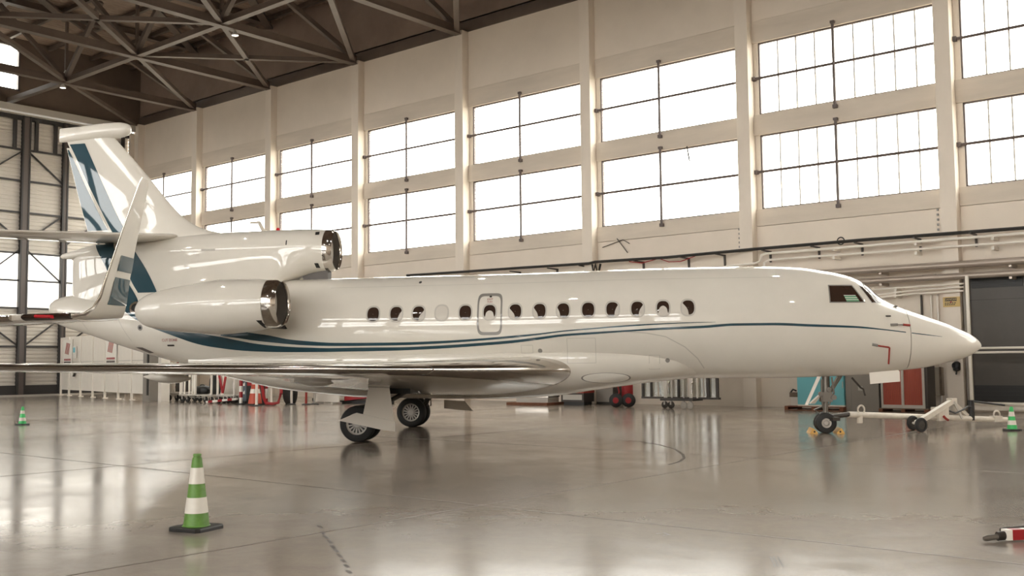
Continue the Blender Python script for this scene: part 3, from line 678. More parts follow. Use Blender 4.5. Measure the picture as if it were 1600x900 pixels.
    sc = disc('air_scoop', 5.09, 1.285, .55, .115, 'ring', J, .004, 2.1, .93, 48); disc('scoop_lens', 5.09, 1.285, .515, .107, 'label', sc, .004, 2.1, 0, 40)
    disc('antenna_spot', .82, 3.52, .035, .03, 'black', J, .006, 2)
    def outline(name, pts, w=.012, closed=True):
        mb = MB(); n = len(pts); ps = []
        for i in range(n if closed else n-1):
            a, b = pts[i], pts[(i+1) % n]; L = math.hypot(b[0]-a[0], b[1]-a[1]); k = max(2, int(L/.12)); nx, nz = -(b[1]-a[1])/L*w/2, (b[0]-a[0])/L*w/2
            row = [[cast(a[0]+(b[0]-a[0])*j/k+s_*nx, a[1]+(b[1]-a[1])*j/k+s_*nz, .004, -1) for j in range(k+1)] for s_ in (1, -1)]
            for j in range(k):
                q = [row[0][j], row[0][j+1], row[1][j+1], row[1][j]]
                if all(p is not None for p in q): mb.add(q, [(0, 1, 2, 3)])
        if mb.f: mb.build(name, 'seam', J)
    outline('access_panel', [(4.25,2.17),(4.88,2.17),(4.88,1.62),(4.25,1.62)]); outline('access_panel', [(6.05,1.78),(6.28,1.78),(6.28,1.47),(6.05,1.47)], .010); outline('access_panel', [(3.22,2.03),(3.48,2.03),(3.48,1.85),(3.22,1.85)], .010)
    outline('fairing_seam', [(5.55,2.30),(6.0,2.265),(6.42,2.18),(6.83,1.955),(7.11,1.70),(7.26,1.48)], .022, False)
    outline('skin_seam', [(-6.9,3.45),(-6.75,3.0),(-6.55,2.6),(-6.35,2.25)], .012, False); outline('skin_seam', [(-7.75,3.0),(-7.72,2.75),(-7.6,2.55)], .012, False)
    outline('skin_seam', [(-1.3,3.42),(2.0,3.44),(6.0,3.48),(9.0,3.47)], .008, False)
    for _ in (1,): quad('intake_vent', [(-2.42,2.62),(-2.30,2.62),(-2.20,2.47),(-2.32,2.46)], 'black', J, .006, 4, bvh_all)
    quad('intake_vent', [(-1.83,4.81),(-1.735,4.82),(-1.715,4.74),(-1.81,4.73)], 'black', J, .006, 4); quad('intake_vent', [(-1.83,4.06),(-1.735,4.06),(-1.715,3.955),(-1.81,3.955)], 'black', J, .006, 4)
    quad('intake_vent', [(-4.62,4.45),(-4.26,4.45),(-4.26,4.40),(-4.62,4.40)], 'seam', J, .006, 4); disc('intake_vent', -2.48, 4.55, .014, .06, 'black', J, .006, 6)
    MB().prism([(-3.60,5.11),(-3.40,5.105),(-3.29,4.88),(-3.19,4.88),(-3.33,5.15),(-3.36,5.165),(-3.60,5.15)], 'y', -.02, .02).build('blade_antenna', 'tan', J)
    MB().lathe([(4.88, .055), (4.95, .05), (4.985, .03), (4.99, .005)], (-2.88, 0, 0), 'z', 14).build('beacon', 'redlens', J, True)
    MB().box(-6.25, -5.2, -.006, .006, 0, .001)
    for u, z in ((11.206, 2.573), (11.45, 2.80)): MB().box(u-.05, u+.06, cast(u, z, .03, -1).y-.01, cast(u, z, 0, -1).y+.02, z-.012, z+.015).build('air_probe', 'darkmetal', J)
    return J, cast
ANG = 32.269660830221554
jet, cast = build_jet('whole white three-engined jet with teal stripe filling the picture', (-17.877, 16.993, 0), math.radians(ANG), 1.0)
# a second aircraft, parked out of frame to the left; only its port wing tip reaches into the picture
JET2 = dict(ang=-50.2, P=(-10.19, 5.16), gam=3.6)
a2 = math.radians(JET2['ang']); s2 = wing_sections(JET2['gam'])[-1]
lx, ly = s2[1], s2[0]
jet2, _ = build_jet('white wing tip with upswept winglet and red lamp, entering at left edge', (JET2['P'][0]-(lx*math.cos(a2)-ly*math.sin(a2)), JET2['P'][1]-(lx*math.sin(a2)+ly*math.cos(a2)), 0), a2, JET2['gam'])
# ------------------------------------------------------------------ things about the hangar
def V2(loc, rz, p):
    c, s_ = math.cos(rz), math.sin(rz); return (loc[0]+p[0]*c-p[1]*s_, loc[1]+p[0]*s_+p[1]*c, loc[2]+(p[2] if len(p) > 2 else 0))
def cone(h, base, rb, rt, loc, rz, gm, label, bands):
    t = thing('traffic_cone', label, 'cone', loc, rz, 'green and white traffic cones')
    b = MB(); n = .02; hb = base/2
    b.loft([[(hb*x*k, hb*y*k, z) for x, y in ((1,.8),(.8,1),(-.8,1),(-1,.8),(-1,-.8),(-.8,-1),(.8,-1),(1,-.8))] for k, z in ((1, 0), (1, .028), (.97, .04))]); b.build('base', 'black', t)
    R = lambda z: rb+(rt-rb)*(z-.04)/(h-.04)
    body = MB().lathe([(.04, rb+.012), (.05, rb), (h*.955, R(h*.955)), (h*.96, R(h)*.86), (h*.975, R(h)*.86), (h*.98, R(h)), (h, R(h)*.94), (h-.01, R(h)*.6)], (0, 0, 0), 'z', 32, False, True); body.build('body', gm, t, True)
    for z0, z1 in bands: MB().lathe([(z0, R(z0)+.003), (z1, R(z1)+.003)], (0, 0, 0), 'z', 32, False, False).build('white_sleeve', 'conewhite', t, True)
    return t
cone(.755, .41, .128, .042, (-9.17, 5.99, 0), .25, 'green', 'large dull green cone with two white sleeves, nearest on the floor', ((.17, .325), (.46, .62)))
cone(.52, .30, .105, .030, (-29.64, 13.64, 0), .4, 'greenbright', 'small bright green cone far off at the left, before the hangar door', ((.12, .21), (.32, .41)))
cone(.54, .32, .105, .034, (-6.28, 25.15, 0), .7, 'greenbright', 'bright green cone beside the tow bar end at the right', ((.135, .235), (.325, .43)))

# chocks at the nose wheel
ca = math.radians(ANG); J0 = (-17.877, 16.993, 0)
for u, lab, sg in ((9.66, 'yellow chock behind the nose wheel, on its tail side', 1), (10.235, 'yellow chock ahead of the nose wheel, on its nose side', -1)):
    t = thing('wheel_chock', lab, 'chock', V2(J0, ca, (u, 0)), ca, 'yellow wheel chocks')
    MB().prism([(-.09*sg, 0), (.085*sg, 0), (.075*sg, .035), (-.01*sg, .115), (-.03*sg, .115)][::sg], 'y', -.26, .26).build('wedge', 'yellow', t)
    MB().lathe([(-.27, .022), (-.262, .022)], (.01*sg, 0, .045), 'y', 12).build('rope_hole', 'black', t)

# covers and red streamers on the probes of the jet
def on_jet(u, z, off): return Vector(V2(J0, ca, tuple(cast(u, z, off, -1))))
t = tag(MB().tube([on_jet(11.24, 2.378, .015), on_jet(11.38, 2.372, .05)], .028, 10).build('probe_cover', 'ring', None, True), 'grey probe cover with short red strap above, near the nose', 'probe cover', 'covers on the air probes')
MB().tube([on_jet(11.38, 2.372, .045), on_jet(11.50, 2.366, .05)], .012, 8).build('strap', 'ring', t, True); MB().tube([on_jet(11.50, 2.366, .05), on_jet(11.655, 2.35, .05)], .024, 8).build('red_tube', 'rubberred', t, True)
t = tag(MB().tube([on_jet(10.83, 1.965, .015), on_jet(10.94, 1.955, .05)], .03, 10).build('probe_cover', 'ring', None, True), 'grey probe cover whose red streamer hangs down, below the stripe', 'probe cover', 'covers on the air probes')
MB().tube([on_jet(10.94, 1.95, .05), on_jet(11.18, 1.91, .055)], .018, 8).build('red_strap', 'rubberred', t, True)
a, b = on_jet(11.19, 1.91, .05), on_jet(11.21, 1.57, .05); MB().bar(a, b, .035, .008, (0, 1, 0)).build('streamer', 'rubberred', t)

# tow bar at the nose wheel
TB = (-9.25, 22.5, 0); ta = math.radians(62.16)
t = thing('tow_bar', 'long white tow bar with two small wheels, coupled to nose wheel', 'tow bar', TB, ta)
zb = lambda x: .42-.28*x/5.03
MB().tube([(.30, 0, zb(.30)), (5.12, 0, zb(5.12))], .068, 14).build('bar', 'offwhite', t, True)
hd = MB(); hd.tube([(-.22, 0, .36), (.3, 0, zb(.3))], .055, 10); hd.box(-.3, -.1, -.2, .2, .28, .36); hd.build('coupling_head', 'darkmetal', t, True)
MB().tube([(.62, 0, .20), (.62, 0, .36)], .065, 12).build('shear_pin_housing', 'offwhite', t, True)
def ring(c, R, r, ax, name, m, parent):
    c = Vector(c); pts = []
    for k in range(25):
        a = 2*PI*k/24; pts.append(c+Vector({'y': (R*math.cos(a), 0, R*math.sin(a)), 'x': (0, R*math.cos(a), R*math.sin(a))}[ax]))
    return MB().tube(pts, r, 8, False).build(name, m, parent, True)
ring((.64, -.03, .50), .095, .022, 'y', 'lifting_ring', 'offwhite', t); ring((4.76, -.03, .265), .10, .02, 'y', 'lifting_ring', 'offwhite', t)
MB().box(4.64, 4.88, -.09, .09, .10, .24).build('ring_clamp', 'offwhite', t)
for x_, y_ in ((2.05, -.12), (1.64, -.80)):
    w = MB().lathe([(-.045, .10), (-.045, .145), (-.02, .165), (.02, .165), (.045, .145), (.045, .10)], (x_, y_, .165), 'y', 26, False, False).build('wheel', 'tyre', t, True)
    MB().lathe([(-.03, .10), (-.035, .03), (.035, .03), (.03, .10)], (x_, y_, .165), 'y', 18).build('wheel_hub', 'darkmetal', w, True)
MB().tube([(2.05, -.12, .165), (1.64, -.80, .165)], .03, 10).build('axle', 'offwhite', t, True)
MB().bar((1.84, -.46, .18), (3.42, 0, .64), .10, .11).build('wheel_arm', 'offwhite', t); MB().box(3.30, 3.46, -.09, .09, .56, .70).build('pivot_block', 'offwhite', t)
MB().bar((3.36, 0, .64), (3.86, 0, .27), .06, .08).build('link', 'offwhite', t); MB().bar((3.36, -.08, .62), (3.60, -.08, .22), .04, .05).build('link', 'rail', t)
MB().box(2.85, 3.15, -.13, .13, .18, .50).build('pump_block', 'offwhite', t); MB().tube([(2.96, -.14, .30), (3.0, -.17, .24), (3.1, -.14, .2)], .03, 8).build('hose', 'rubberred', t, True)
MB().tube([(3.98, 0, .16), (3.98, 0, .64)], .075, 12).build('hand_pump', 'black', t, True)
MB().tube([(3.98, 0, .62), (4.1, -.02, .60), (4.95, -.10, .50)], .024, 8).build('pump_lever', 'black', t, True)
MB().tube([(3.15, -.1, .42), (3.35, -.12, .35), (3.6, -.1, .42), (3.8, -.08, .50), (3.95, -.05, .48)], .02, 8).build('hose', 'black', t, True)
# head of a second tow bar, lower right corner
t = thing('tow_bar', 'red and white bar with bare metal tip, bottom right corner', 'tow bar', (-2.74, 9.86, 0), math.radians(50)); t.scale = (.62, .72, .80)
hh = MB(); hh.tube([(0, 0, .04), (.05, 0, .045), (.2, 0, .055), (.30, 0, .06)], [.022, .034, .03, .042], 14); hh.build('metal_tip', 'gearsteel', t, True)
MB().tube([(.22, 0, .06), (.34, 0, .065)], .05, 14).build('collar', 'darkmetal', t, True)
for a, b, m in ((.33, .42, 'white'), (.42, .62, 'red'), (.62, .86, 'label'), (.86, 1.06, 'red'), (1.06, 1.3, 'label'), (1.3, 1.5, 'red'), (1.5, 2.6, 'label')):
    MB().bar((a, 0, .075), (b, 0, .075), .12, .115).build('band', m, t)
MB().tube([(.36, .09, .105), (.42, .10, .12), (1.5, .16, .14)], [.03, .022, .022], 10).build('side_rod', 'darkmetal', t, True)

# screen of white sheets in front of the hangar door
PA = (-57.6, 28.8, 0); pa = math.radians(-11.82)
PT = [-.5, 1.2, 3.43, 5.65, 7.73, 9.9, 11.92, 13.92]
for i in range(7):
    nm = ['leftmost, against the door', 'second from the left, with a small notice', 'third from the left, tinted reddish low down', 'fourth from the left', 'fifth from the left', 'sixth from the left', 'rightmost, ending at the dark corner'][i]
    t = thing('partition_screen', 'tall white sheet screen on short legs, ' + nm, 'screen', V2(PA, pa, (PT[i], 0)), pa, 'white sheet screens along the far wall')
    w = PT[i+1]-PT[i]; h = 3.32
    MB().box(.10, w-.06, -.03, .03, .34, h).build('panel', 'panelboard', t)
    m = MB(); m.box(0, .10, -.08, .02, 0, h); m.box(-.01, .13, -.12, .12, 0, .05); m.build('leg', 'white', t)
    if i == 6: MB().box(w-.06, w+.04, -.08, .02, 0, h).build('leg', 'white', t)
    MB().box(.10, w-.06, -.05, -.03, 1.9, 1.93).build('panel_seam', 'seam', t)
MB().box(0, .6, -.5, .5, .05, .42)
for i, (s0, lab) in enumerate(((.25, 'white notice board with dark red slashes, at the left end of the screens'), (8.05, 'white notice board with dark red slashes, half way along the screens'))):
    w = 1.75; t = thing('notice_board', lab, 'sign', V2(PA, pa, (s0+w/2, -.10, 2.32)), pa, 'notice boards with red slashes')
    MB().box(-w/2, w/2, -.015, .015, -.55, .85).build('board', 'label', t)
    for k in range(4):
        x = -.33+.2*k; z = .38-.02*k; MB().prism([(x-.18, z-.32), (x-.07, z-.32), (x+.22, z+.30), (x+.11, z+.30)], 'y', -.022, -.016).build('red_slash', 'rubberred', t)
    for z, m, n in ((-.28, 'red', 8), (-.44, 'darkmetal', 9)):
        for k in range(n): MB().box(-.66+1.36*k/n, -.66+1.36*(k+.72)/n, -.022, -.016, z-.05, z+.055).build('letter_block', m, t)
t = tag(MB().box(-.26, .26, -.03, .03, -.33, .33).build('small_notice', 'label', None), 'small white and blue notice on the second screen', 'notice'); t.location = V2(PA, pa, (2.55, -.12, 2.45)); t.rotation_euler = (0, 0, pa)
MB().box(-.2, .2, -.036, -.03, -.02, .25).build('blue_print', 'tealbox', t)
t = tag(MB().prism([(-.25, .2), (.12, .2), (.12, -.12), (-.05, -.24), (-.25, -.1)], 'y', -.12, .05).build('wall_box', 'label', None), 'small white box low on the second screen', 'box'); t.location = V2(PA, pa, (2.55, -.12, 1.35)); t.rotation_euler = (0, 0, pa)
MB().prism([(.12, .2), (.30, .2), (.26, 0), (.0, -.26), (-.05, -.24), (.12, -.12)], 'y', -.08, .04).build('bracket', 'black', t)
t = thing('dark_cabinet', 'tall grey cabinet with a dark edge, right of the white screens', 'cabinet', V2(PA, pa, (14.05, .1, 0)), pa)
MB().box(0, .9, -.3, .6, 0, 3.2).build('body', 'greycab', t); MB().box(.62, .82, -.34, -.3, .3, 3.0).build('door_gap', 'black', t); MB().box(.9, 1.3, .1, .5, 0, 3.2).build('side_panel', 'panelboard', t)

# trolleys with white posts
def trolley(loc, rz, L, label, posts, load=None):
    t = thing('luggage_trolley', label, 'trolley', loc, rz, 'white post trolleys under the tail')
    MB().box(0, L, -.42, .42, .30, .37).build('deck', 'rail', t)
    for x in (.12, .45, L-.5, L-.12):
        for y in (-.34, .34):
            w = MB().lathe([(-.04, .12), (-.02, .14), (.02, .14), (.04, .12)], (x, y, .14), 'y', 16).build('wheel', 'black', t, True)
            MB().box(x-.025, x+.025, y-.05, y+.05, .14, .31).build('fork', 'rail', w)
    for x, y, h, r in posts: MB().tube([(x, y, .35), (x, y, h)], r, 8).build('post', 'white', t, True)
    MB().box(0, L, -.03, .03, .20, .24).build('rail', 'rail', t)
    return t
TR = math.radians(6)
t = trolley((-43.95, 27.15, 0), TR, 1.5, 'white post trolley holding dark goods, leftmost of three', [(.1, -.38, 1.7, .04), (.6, -.38, 1.8, .05), (.85, -.38, 1.8, .04), (.1, .38, 1.7, .04), (1.4, -.38, 1.8, .04)])
tag(MB().box(-43.35, -42.65, 27.1, 27.5, .42, 1.75).build('dark_crate', 'darkmetal', None), 'dark crate standing on the leftmost trolley', 'crate')
tag(MB().box(-44.4, -44.2, 27.85, 27.95, 0, 1.9).build('striped_poster', 'label', None), 'red and white striped poster behind the leftmost trolley', 'poster'); o = bpy.data.objects['striped_poster']
for k in range(5): MB().prism([(-44.7+.05, .5+.27*k), (-44.22, .72+.27*k), (-44.22, .80+.27*k), (-44.65, .58+.27*k)], 'y', 27.80, 27.84).build('red_slash', 'rubberred', o)
t = trolley((-41.1, 26.3, 0), TR, 2.15, 'white post trolley with black bags on deck, middle of three', [(.0, -.38, 1.95, .045), (.28, -.38, 1.9, .04), (.62, -.38, 1.9, .05), (.82, -.38, 1.9, .04), (1.02, -.40, 2.2, .07), (1.3, .38, 2.1, .04), (1.6, .38, 2.1, .04), (2.08, -.38, 2.1, .05)])
t = MB(); t.loft([[(x, y*k, .37+z*k2) for x, y, z in ((-40.6+.7*q, 0, 0),)] * 1 for q, k, k2 in ()]) if False else None
def bag(name, label, c, L, W_, H, rz, m):
    b = MB(); rings = []
    for i in range(9):
        x = -L/2+L*i/8; f = (1-abs(2*i/8-1)**3)**.5*.9+.1; rings.append([(x, W_/2*f*math.copysign(abs(math.cos(a))**.7, math.cos(a)), H/2+H/2*f*math.copysign(abs(math.sin(a))**.7, math.sin(a))*(1+.15*math.sin(3*x+1))) for a in [2*PI*k/14 for k in range(14)]])
    o = b.loft(rings).build(name, m, None, True); o.location = c; o.rotation_euler = (0, 0, rz); tag(o, label, 'bag')
    hd = MB().tube([(-L*.2, 0, H*.95), (-L*.1, 0, H*1.15), (L*.1, 0, H*1.15), (L*.2, 0, H*.95)], .03, 6).build('handle', m, o, True); return o
bag('black_bag', 'low black bag lying on the middle trolley', (-40.1, 26.42, .372), .95, .5, .35, TR, 'black'); bag('black_bag', 'upright black bag at the right end of the middle trolley', (-39.22, 26.5, .372), .5, .5, .85, TR, 'cable')
trolley((-38.75, 26.6, 0), TR, 1.2, 'white post trolley with red straps, rightmost of three', [(.05, -.38, 1.95, .05), (.35, -.38, 1.95, .06), (.75, .38, 1.95, .04), (1.12, -.38, 1.95, .05)])
o = tag(MB().bar((-38.5, 26.12, 1.55), (-38.15, 26.14, .45), .12, .04, (0, 1, 0)).build('red_strap', 'red', None), 'pair of red straps forming a V on the right trolley', 'strap'); MB().bar((-37.8, 26.16, 1.7), (-38.15, 26.14, .45), .12, .04, (0, 1, 0)).build('strap_arm', 'red', o)
t = thing('white_board', 'white board with red lettering behind the middle trolley', 'sign', (-40.4, 27.8, 0), TR); MB().box(-.1, 2.9, 0, .05, 0, 2.3).build('board', 'panelboard', t)
for k in range(7): MB().box(.35+.22*k, .52+.22*k, -.012, 0, 1.72, 1.92).build('letter_block', 'red', t)
# barrier gear right of the trolleys
def post_base(t, r=.16): MB().lathe([(0, r), (.03, r), (.05, r*.4)], (0, 0, 0), 'z', 16).build('foot', 'black', t, True)
t = thing('display_panel', 'slate grey panel with pale symbols beside the trolleys', 'panel', (-37.4, 26.5, 0), TR); MB().box(0, .42, 0, .06, .1, 1.9).build('panel', 'slate', t); MB().box(-.02, .44, -.1, .2, 0, .1).build('foot', 'black', t)
for z in (.4, .75, 1.05, 1.3, 1.55): MB().prism([(.1, z), (.3, z), (.3, z+.16), (.22, z+.09), (.1, z+.16)], 'y', -.01, 0).build('symbol', 'label', t)
t = thing('barrier_pole', 'red and white banded pole before a dark board', 'pole', (-36.35, 25.8, 0)); post_base(t)
for k in range(7): MB().lathe([(.05+.24*k, .075), (.29+.24*k, .075)], (0, 0, 0), 'z', 14).build('band', 'red' if k % 2 else 'label', t, True)
tag(MB().box(-36.95, -35.55, 26.5, 26.58, 0, 1.75).build('dark_board', 'black', None), 'black upright board behind the banded pole', 'board')
t = thing('barrier_pole', 'red and white checked pole right of the dark board', 'pole', (-35.35, 26.35, 0)); post_base(t)
for k in range(8): MB().lathe([(.05+.2*k, .06), (.25+.2*k, .06)], (0, 0, 0), 'z', 14).build('band', 'label' if k % 3 else 'red', t, True)
t = thing('red_box', 'small red box on a stand left of the orange cone', 'box', (-35.75, 25.95, 0)); MB().box(-.24, .24, -.1, .1, .78, 1.12).build('box', 'red', t); MB().tube([(0, 0, .03), (0, 0, .8)], .025, 8).build('stand', 'rail', t, True); post_base(t, .12)
t = thing('traffic_cone', 'tall orange cone with white sleeves among the barrier posts', 'cone', (-35.3, 25.75, 0)); MB().box(-.28, .28, -.28, .28, 0, .06).build('base', 'black', t)
MB().lathe([(.06, .29), (1.25, .07), (1.27, .05)], (0, 0, 0), 'z', 24, False, True).build('body', 'orange', t, True)
for a, b in ((.48, .66), (.85, 1.02)): MB().lathe([(a, .293-.185*(a-.06)), (b, .293-.185*(b-.06))], (0, 0, 0), 'z', 24, False, False).build('white_sleeve', 'conewhite', t, True)
t = thing('barrier_post', 'white barrier post left of the sagging red hose', 'post', (-34.45, 25.2, 0)); MB().tube([(0, 0, .03), (0, 0, 1.3)], .055, 12).build('post', 'white', t, True); post_base(t, .2)
t = thing('barrier_post', 'white barrier post right of the sagging red hose', 'post', (-34.55, 26.0, 0)); MB().tube([(0, 0, .03), (0, 0, 1.3)], .05, 12).build('post', 'white', t, True); post_base(t, .2)
tag(MB().tube([(-34.35, 25.3, 1.2), (-34.35, 25.38, .8), (-34.3, 25.45, .3), (-34.3, 25.55, .1), (-34.1, 25.7, .07), (-33.9, 25.85, .12), (-33.85, 25.95, .5), (-33.9, 26.0, 1.2)], .065, 10).build('red_hose', 'red', None, True), 'red hose sagging in a U between two white posts', 'hose')
tag(bag('sack', 'dark green sack standing inside the red hose loop', (-34.75, 27.1, 0.005), .7, .5, 1.5, TR, 'cable'), 'dark sack standing behind the red hose loop', 'sack')
for i, (x, y, h, m, lab) in enumerate(((-34.2, 26.75, 1.55, 'white', 'thin white post right of the red hose'), (-33.75, 27.15, 1.5, 'darkmetal', 'thin dark post right of the red hose'), (-33.45, 26.9, 1.45, 'rubberred', 'dull red post standing beside the thin dark post'), (-33.4, 27.3, 1.5, 'rail', 'grey post at the right end of the barrier gear'))):
    t = thing('barrier_post', lab, 'post', (x, y, 0)); MB().tube([(0, 0, .03), (.05 if i == 2 else 0, 0, h)], .05, 10).build('post', m, t, True); post_base(t, .18)
t = thing('folding_screen', 'low white panel leaning behind the barrier posts', 'panel', (-34.1, 27.9, 0), TR); MB().box(0, 1.35, 0, .06, .08, 1.6).build('sheet', 'panelboard', t); MB().box(.1, .2, -.25, .3, 0, .08).build('foot', 'rail', t); MB().box(1.15, 1.25, -.25, .3, 0, .08).build('foot', 'rail', t)
o = tag(MB().bar((-38.9, 25.85, .06), (-36.9, 26.0, .22), .1, .09).build('barrier_bar', 'label', None), 'red and white barrier bar lying before the right trolley', 'bar')
for a in (.08, .4, .72): MB().bar((-38.9+2*a, 25.85+.15*a, .06+.16*a), (-38.9+2*(a+.14), 25.85+.15*(a+.14), .06+.16*(a+.14)), .11, .10).build('red_band', 'red', o)
# under the rear belly
t = thing('storage_cabinet', 'low white cabinet with a red plate under the rear belly', 'cabinet', (-37.1, 30.2, 0), 0); MB().box(0, 2.6, 0, .6, .12, 1.5).build('body', 'panelboard', t); MB().box(.35, .6, -.012, 0, .9, 1.3).build('red_plate', 'red', t); MB().box(.1, 1.2, -.1, .5, 0, .12).build('plinth', 'black', t); MB().box(1.28, 1.31, -.012, 0, .2, 1.45).build('door_gap', 'seam', t)
t = thing('red_trailer', 'low red trailer with dark frame behind the right main wheels', 'trailer', (-32.9, 28.9, 0), math.radians(8)); MB().prism([(0, .12), (2.1, .34), (2.1, .46), (0, .30)], 'y', -.5, .5).build('bed', 'red', t); MB().box(-.55, .7, -.4, .6, .38, .85).build('engine_box', 'darkmetal', t); MB().box(-.5, 2.0, -.3, .3, 0, .12).build('base', 'black', t)
t = thing('metal_crate', 'long bright metal crate on boards under the forward wing', 'crate', (-25.6, 30.9, 0), math.radians(6)); MB().box(0, 1.45, 0, .8, .1, .30).build('tray', 'rail', t); MB().box(-.03, 1.48, -.03, .83, .30, .44).build('lid', 'chrome', t); MB().box(-.3, 1.55, -.25, 1.0, 0, .10).build('boards', 'wood', t)
t = thing('low_cart', 'low dark cart with red edging, next to the metal crate', 'cart', (-23.9, 31.55, 0), math.radians(6)); MB().box(0, 1.0, 0, .8, .12, .55).build('body', 'darkmetal', t); MB().box(-.01, 1.01, -.01, .81, .46, .56).build('edging', 'rubberred', t); MB().box(.08, .92, -.012, .0, .2, .4).build('pale_panel', 'rail', t); MB().box(.05, .95, .1, .7, 0, .12).build('base', 'black', t)
tag(MB().box(-23.0, -22.2, 32.6, 33.3, 0, 1.1).build('dark_locker', 'darkmetal', None), 'dark locker against the wall left of the wall column', 'locker'); MB().box(-22.98, -22.22, 32.58, 32.6, .1, 1.0).build('door', 'greycab', bpy.data.objects['dark_locker'])
# wheeled extinguisher
t = thing('wheeled_extinguisher', 'red wheeled extinguisher on two black wheels under the belly', 'extinguisher', (-20.75, 31.2, 0), math.radians(20))
MB().lathe([(.25, .05), (.28, .17), (.40, .21), (1.0, .21), (1.15, .15), (1.22, .06), (1.32, .05)], (.1, 0, 0), 'z', 22).build('bottle', 'red', t, True)
for x in (-.28, .22):
    w = MB().lathe([(-.05, .2), (-.03, .25), (.03, .25), (.05, .2)], (x*.9, -.24 if x > 0 else -.30, .25), 'y', 22).build('wheel', 'black', t, True); MB().lathe([(-.055, .11), (.055, .11)], (x*.9, -.24 if x > 0 else -.30, .25), 'y', 14).build('wheel_hub', 'red', w, True)
MB().tube([(-.25, -.3, .25), (-.15, -.2, .55), (-.28, -.15, 1.0)], .03, 8).build('frame_tube', 'red', t, True); MB().tube([(.2, -.24, .25), (.1, -.2, .6)], .03, 8).build('frame_tube', 'red', t, True)
MB().tube([(-.1, -.1, 1.1), (-.3, -.2, 1.0), (-.34, -.2, .7), (-.2, -.18, .62)], .025, 8).build('hose', 'black', t, True)
# sheet trolley
t = thing('sheet_trolley', 'black framed trolley of clear sheets with white uprights under the belly', 'trolley', (-20.05, 31.25, 0), math.radians(1))
f = MB(); f.box(0, 3.1, -.04, .04, .32, .39); f.build('base_rail', 'darkmetal', t)
for x, m, r in ((.06, 'darkmetal', .04), (.40, 'darkmetal', .03), (1.0, 'white', .07), (1.25, 'rail', .03), (1.5, 'darkmetal', .03), (1.72, 'rail', .03), (2.0, 'white', .065), (2.25, 'white', .03), (2.65, 'darkmetal', .05), (3.0, 'darkmetal', .045)): MB().box(x-r, x+r, -.05, .03, .36, 1.9).build('upright', m, t)
for k in range(5): MB().box(.08+.6*k, .62+.6*k, .04+.02*(k % 2), .055+.02*(k % 2), .40, 1.85).build('clear_sheet', 'sheet', t)
MB().bar((.45, .1, 1.6), (.75, .1, .4), .05, .03, (0, 1, 0)).build('brace', 'rail', t)
d = MB(); d.box(.95, 2.25, -.35, .35, .27, .33); d.build('deck', 'darkmetal', t)
for x in (1.1, 1.35, 1.85, 2.1):
    w = MB().lathe([(-.035, .09), (-.02, .125), (.02, .125), (.035, .09)], (x, -.28, .125), 'y', 16).build('wheel', 'darkmetal' if x < 1.6 else 'rail', t, True); MB().box(x-.03, x+.03, -.32, -.24, .13, .28).build('fork', 'rail', w)
for x in (1.15, 2.07): MB().tube([(x, -.1, .5), (x, -.1, .85), (x+.06, -.1, .92)], .03, 8).build('clamp', 'chrome', t, True)
# beyond the nose gear
def pallet(loc, rz, L, D, label, m, ml):
    t = thing('pallet', label, 'pallet', loc, rz)
    for k in range(4): MB().box(0, L, D*k/4+.01, D*(k+1)/4-.02, .11, .135).build('board', m, t)
    for k in range(3):
        x = (L-.12)*k/2; MB().box(x, x+.12, 0, D, .02, .11).build('block', ml, t)
    for k in range(2): MB().box(0, L, (D-.1)*k, (D-.1)*k+.1, 0, .02).build('bottom_board', m, t)
    return t
pallet((-14.85, 31.75, 0), 0, 1.98, 1.1, 'reddish wooden pallet under the turquoise cabinets', 'wood', 'wood')
for i, (x0, x1, lab) in enumerate(((-14.45, -13.36, 'turquoise cabinet on the reddish pallet, left one'), (-13.34, -12.88, 'narrow turquoise cabinet on the reddish pallet, right one'))):
    t = thing('turquoise_cabinet', lab, 'cabinet', (x0, 31.9, .135)); MB().box(0, x1-x0, 0, .8, .05, 1.5).build('door', 'tealbox', t); MB().box(0, x1-x0, -.01, .8, 0, .05).build('plinth', 'white', t)
    MB().box(0, x1-x0, -.005, .8, 1.5, 1.53).build('top', 'tealbox', t); MB().box((x1-x0)*.9, (x1-x0)*.94, -.03, 0, .6, .8).build('handle', 'rail', t)
t = thing('pedestal_box', 'brown box with dark fittings on a pale stand, left of turquoise cabinet', 'box', (-14.72, 32.15, .135)); MB().box(-.13, .18, 0, .3, .28, .43).build('box', 'woodgrey', t); MB().box(-.1, .15, .05, .25, 0, .28).build('stand', 'panelboard', t); MB().tube([(-.1, .05, .43), (-.02, .05, .53), (.1, .05, .48)], .03, 8).build('fitting', 'black', t, True)
t = thing('grey_cabinet', 'plain grey cabinet with a small vent, between turquoise and red ones', 'cabinet', (-12.85, 31.95, 0)); MB().box(0, 1.06, 0, .7, 0, 1.6).build('body', 'greycab', t); MB().box(.41, .55, -.01, 0, .66, .79).build('vent', 'seam', t); MB().box(.18, .19, -.006, 0, .05, 1.55).build('door_gap', 'ring', t)
pallet((-11.74, 31.75, 0), 0, 1.5, .9, 'dark wooden pallet under the red shutter cabinet', 'woodgrey', 'wood')
t = thing('shutter_cabinet', 'grey cabinet with two red shutter doors on a dark pallet', 'cabinet', (-11.68, 31.85, .135))
MB().box(0, 1.40, .03, .75, 0, 1.75).build('carcass', 'darkmetal', t)
fr = MB(); 
for a in ((0, .06, .1, 1.7), (.62, .70, .1, 1.7), (1.25, 1.32, .1, 1.7), (0, 1.32, 0, .1), (0, 1.32, 1.7, 1.75)): fr.box(a[0], a[1], -.01, .03, a[2], a[3])
fr.build('frame', 'rail', t)
